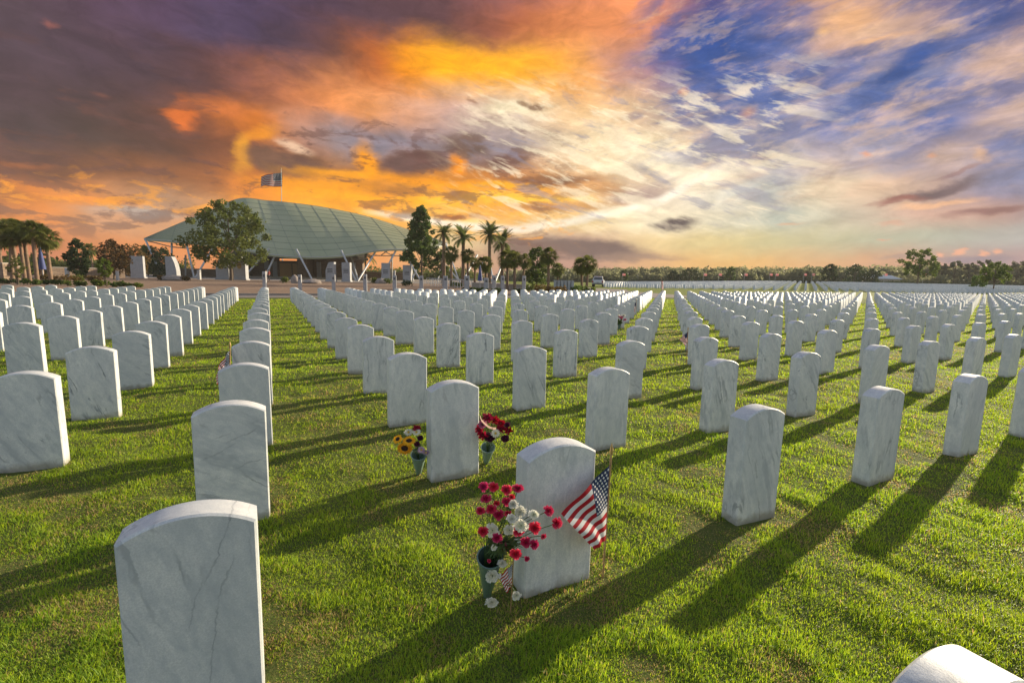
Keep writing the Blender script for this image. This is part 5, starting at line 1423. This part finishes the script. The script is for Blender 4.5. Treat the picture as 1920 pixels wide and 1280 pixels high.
# two standing visitors in front of the building
def person(px, d, label, shirt, pants, seed=0):
    x, y, z = G(px, d); e = empty('person', (x, y, z), random.Random(seed).uniform(-1, 1), label, 'person')
    ms = mat('skin_%d' % seed, (.45, .27, .19), .6)
    v = [(0, 0, .93), (0, 0, 1.12), (0, 0, 1.32), (0, 0, 1.46), (0, 0, 1.53), (0, -.01, 1.60), (0, 0, 1.70),
         (.19, 0, 1.40), (.24, 0, 1.14), (.22, -.10, .92), (.21, -.15, .83), (-.19, 0, 1.40), (-.25, 0, 1.14), (-.24, -.04, .90), (-.24, -.05, .80),
         (.10, 0, .86), (.12, -.02, .48), (.12, .02, .09), (.13, -.14, .04), (-.10, 0, .86), (-.13, .03, .48), (-.14, .06, .09), (-.15, -.10, .04)]
    ed = [(0, 1), (1, 2), (2, 3), (3, 4), (4, 5), (5, 6), (3, 7), (7, 8), (8, 9), (9, 10), (3, 11), (11, 12), (12, 13), (13, 14), (0, 15), (15, 16), (16, 17), (17, 18), (0, 19), (19, 20), (20, 21), (21, 22)]
    rr = [.15, .14, .17, .08, .055, .095, .085, .06, .045, .035, .04, .06, .045, .035, .04, .09, .065, .045, .04, .09, .065, .045, .04]
    def skin(name, idx, rmul, m):
        mp = {i: k for k, i in enumerate(idx)}
        me = bpy.data.meshes.new(name); me.from_pydata([v[i] for i in idx], [(mp[a], mp[b]) for a, b in ed if a in mp and b in mp], [])
        o = bpy.data.objects.new(name, me); col.objects.link(o); o.parent = e; me.materials.append(m)
        sk = o.modifiers.new('s', 'SKIN')
        for k, i in enumerate(idx): me.skin_vertices[0].data[k].radius = (rr[i] * rmul,) * 2
        me.skin_vertices[0].data[0].use_root = True
        sb = o.modifiers.new('u', 'SUBSURF'); sb.levels = sb.render_levels = 1
    skin('body', list(range(23)), 1.0, ms)
    skin('shirt', [1, 0, 2, 3, 7, 8, 11, 12], 1.14, mat('shirt_%d' % seed, shirt, .9))
    skin('trousers', [0, 15, 16, 19, 20], 1.14, mat('trousers_%d' % seed, pants, .9))
    mb = MB(); mb.ball((0, .02, 1.70), .115, 10, 0, 1.0); mb.build('hair', mat('hair_%d' % seed, (.05, .035, .025), .8), e, True)
person(505, 76, 'visitor in a red top standing before the building, right of a pair', (.65, .10, .08), (.05, .05, .08), 1)
person(499, 77, 'visitor in a pale shirt beside the one in red', (.45, .42, .42), (.10, .10, .12), 2)

# flagpole behind the canopy
x, y, z = G(530, 160); top = PT(527, 317, 160)
fp = empty('flagpole', (x, y, z), 0, 'tall flagpole rising behind the canopy with a large flying flag', 'flagpole')
b0 = Vector((x, y, z))
mb = MB(); mb.tube([(0, 0, 0), (top.x - x, 0, top.z - z)], [.18, .08], 10); mb.build('pole', M_STEEL, fp, True)
mb = MB(); mb.ball(top - b0 + Vector((0, 0, .15)), .22, 10); mb.build('ball_finial', M_GOLD, fp, True)
FM_ = FM; FM = [mat('shaded_flag_red', s2l('8c1420'), .8, transl=.15), mat('shaded_flag_white', (.40, .39, .40), .8, transl=.15), mat('shaded_flag_blue', (.012, .02, .06), .8), mat('shaded_flag_star', (.45, .45, .47), .8)]  # darker copies of the flag colours, with backlit shade painted in
def S_big(s, t):
    hb, ht, fb, ft = (PT(529, 350, 160), PT(528, 323, 160), PT(487, 349, 156), PT(489, 330, 156))
    p = (hb * (1 - t) + ht * t) * (1 - s) + (fb * (1 - t) + ft * t) * s
    return p - b0 + Vector((0, .55 * math.sin(s * 8 + t), .28 * math.sin(s * 9 + 1) * s))
flag_cloth(S_big, fp, True, 26, 1)
# blue banner among the left palms and by the right palms
M_BAN = mat('banner_blue', (.05, .07, .22), .7)
for px, d, top, h, lab in ((82, 46, 462, 48, 'tall blue banner on a pole among the left palms'), (900, 52, 497, 40, 'blue furled parasol behind the white pillars')):
    x, y, z = G(px, d); H = PT(px, top, d).z - z
    e = empty('banner', (x, y, z), 0, lab, 'banner'); mb = MB(); mb.tube([(0, 0, 0), (0, 0, H)], .04, 6); mb.build('pole', M_STEEL, e, True)
    mb = MB(); w = .28; mb.tube([(0, 0, H * .35), (0, 0, H * .5), (0, 0, H * .98)], [w, w * .85, .05], 10); mb.build('fabric', M_BAN, e, True)
# white railing behind the pillars
def railing(label, pa, da, pb, db, n, h=.95):
    a = Vector(G(pa, da)); b = Vector(G(pb, db)); e = empty('railing', a, 0, label, 'railing'); v = b - a; v.z = 0
    mb = MB(); mb.tube([(0, 0, h), v + Vector((0, 0, h))], .035, 6); mb.tube([(0, 0, h * .15), v + Vector((0, 0, h * .15))], .025, 6); mb.build('rail', M_STEEL, e)
    mb = MB()
    for k in range(n + 1): p = v * k / n; mb.box(p.x - .03, p.x + .03, p.y - .03, p.y + .03, -.05, h, 0)
    mb.build('baluster', M_STEEL, e)
railing('white railing behind the pillars below the tapering tree', 808, 60, 884, 52, 16)
railing('white railing farther back right of the tapering tree', 800, 80, 905, 74, 18)

# white car on the drive
def car():
    x, y, z = G(1122, 84); e = empty('parked_car', (x, y, z), R(-14), 'white pickup car seen from behind on the drive', 'car')
    Mw = mat('car_paint', (.60, .61, .64), .3, coat=.5); Mg = mat('car_glass', (.03, .035, .045), .08, spec=.8); Mt = mat('tyre', (.02, .02, .02), .9); Mr = mat('tail_light', (.35, .02, .02), .3); Mb = mat('bumper', (.14, .14, .15), .6)
    mb = MB(); poly = [(-2.5, .45), (2.5, .45), (2.55, .75), (2.4, 1.05), (1.3, 1.12), (-2.45, 1.12), (-2.55, .9)]
    V = []
    for yy, k in ((-.95, .0), (.95, .0)): V += [(yy, p[0], p[1]) for p in poly]
    n = len(poly); mb.add(V, [tuple(range(n)), tuple(range(2 * n - 1, n - 1, -1))] + [(j, n + j, n + (j + 1) % n, (j + 1) % n) for j in range(n)])
    body = mb.build('body', Mw, e)
    cab = [(-1.9, 1.12), (1.2, 1.12), (.45, 1.72), (.2, 1.80), (-1.3, 1.80), (-1.5, 1.74)]
    mb = MB(); n = 6; V = [(-.88 if p[1] < 1.2 else -.70, p[0], p[1]) for p in cab] + [(.88 if p[1] < 1.2 else .70, p[0], p[1]) for p in cab]
    mb.add(V, [tuple(range(n)), tuple(range(2 * n - 1, n - 1, -1))] + [(j, n + j, n + (j + 1) % n, (j + 1) % n) for j in range(n)]); mb.build('cab', Mw, e)
    mb = MB(); mb.add([(-.74, -1.90, 1.20), (.74, -1.90, 1.20), (.62, -1.56, 1.68), (-.62, -1.56, 1.68)], [(0, 1, 2, 3)]); mb.build('rear_window', Mg, e)
    for sx in (-1, 1):
        mb = MB(); mb.add([(sx * .872, -1.6, 1.2), (sx * .872, .85, 1.2), (sx * .745, .3, 1.66), (sx * .745, -1.35, 1.66)], [(0, 1, 2, 3)]); mb.build('side_window', Mg, e)
        mb = MB(); mb.bbox(sx * .82 - .1, sx * .82 + .1, -2.60, -2.54, .72, 1.05, .01); mb.build('tail_light', Mr, e)
        for yy in (-1.55, 1.55):
            mb = MB(); mb.tube([(sx * .72, yy, .36), (sx * .97, yy, .36)], .36, 16); w = mb.build('wheel', Mt, e, True)
            mb = MB(); mb.tube([(sx * .96, yy, .36), (sx * .985, yy, .36)], .2, 12); mb.build('rim', M_STEEL, w)
    mb = MB(); mb.bbox(-.9, .9, -2.68, -2.52, .42, .62, .03); mb.build('bumper', Mb, e)
    mb = MB(); mb.box(-.25, .25, -2.575, -2.56, .68, .80); mb.build('number_plate', M_GRAN, e)
car()
# far small flags standing in the distant section
for i, px in enumerate((1318, 1346, 1394, 1441, 1452, 1505, 1520, 1655, 1728, 1843, 1166)):
    d = 138 + (i * 7) % 12; x, y, z = G(px, d); Hh = PT(px, 512, d).z - z
    e = empty('far_flag', (x, y, z), 0, f'tiny pink and white flag over the far headstones, {ORD[i + 1] if i < 10 else "leftmost, by the drive"}' + (' from the left' if i < 10 else ''), 'flag', 'tiny flags over the far headstones')
    mb = MB(); mb.tube([(0, 0, 0), (0, 0, Hh)], .04, 5); mb.build('pole', M_STEEL, e)
    mb = MB(); mb.add([(0, 0, Hh), (1.1, .2, Hh - .2), (1.0, .2, Hh - .8), (0, 0, Hh - .7)], [(0, 1, 2, 3)], 0); mb.add([(0, .01, Hh), (.45, .08, Hh - .08), (.45, .08, Hh - .4), (0, .01, Hh - .36)], [(0, 1, 2, 3)], 1); mb.build('cloth', [mat('far_flag_cloth_%d' % i, s2l('e89090'), .8, transl=.3), M_WHITE], e)
x, y, z = G(1655, 175); mb = MB()
mb.box(-6, 6, 0, 4, 0, 2.2, 0); mb.add([(-6.6, -.5, 2.2), (6.6, -.5, 2.2), (6.6, 4.5, 2.2), (-6.6, 4.5, 2.2), (-4, 2, 3.6), (4, 2, 3.6)], [(0, 1, 5, 4), (1, 2, 5), (2, 3, 4, 5), (3, 0, 4)], 1)
e = empty('pavilion', (x, y, z), 0, 'small pale roofed pavilion far off among the trees at the right', 'building')
o = mb.build('shell', [M_CAP, mat('pale_roof', (.55, .57, .6), .6)], e)

mb = MB(); mb.box(-425, 425, -425, 425, -1.2, 48)
mh = bpy.data.materials.new('haze_air'); mh.use_nodes = True; mh.node_tree.nodes.clear()
_o = mh.node_tree.nodes.new('ShaderNodeOutputMaterial'); _v = mh.node_tree.nodes.new('ShaderNodeVolumePrincipled')
_v.inputs['Density'].default_value = .00030; _v.inputs['Color'].default_value = (.95, .93, .90, 1)
mh.node_tree.links.new(_v.outputs[0], _o.inputs['Volume'])
tag(mb.build('haze', mh), 'thin evening haze', 'haze', None, 'stuff')
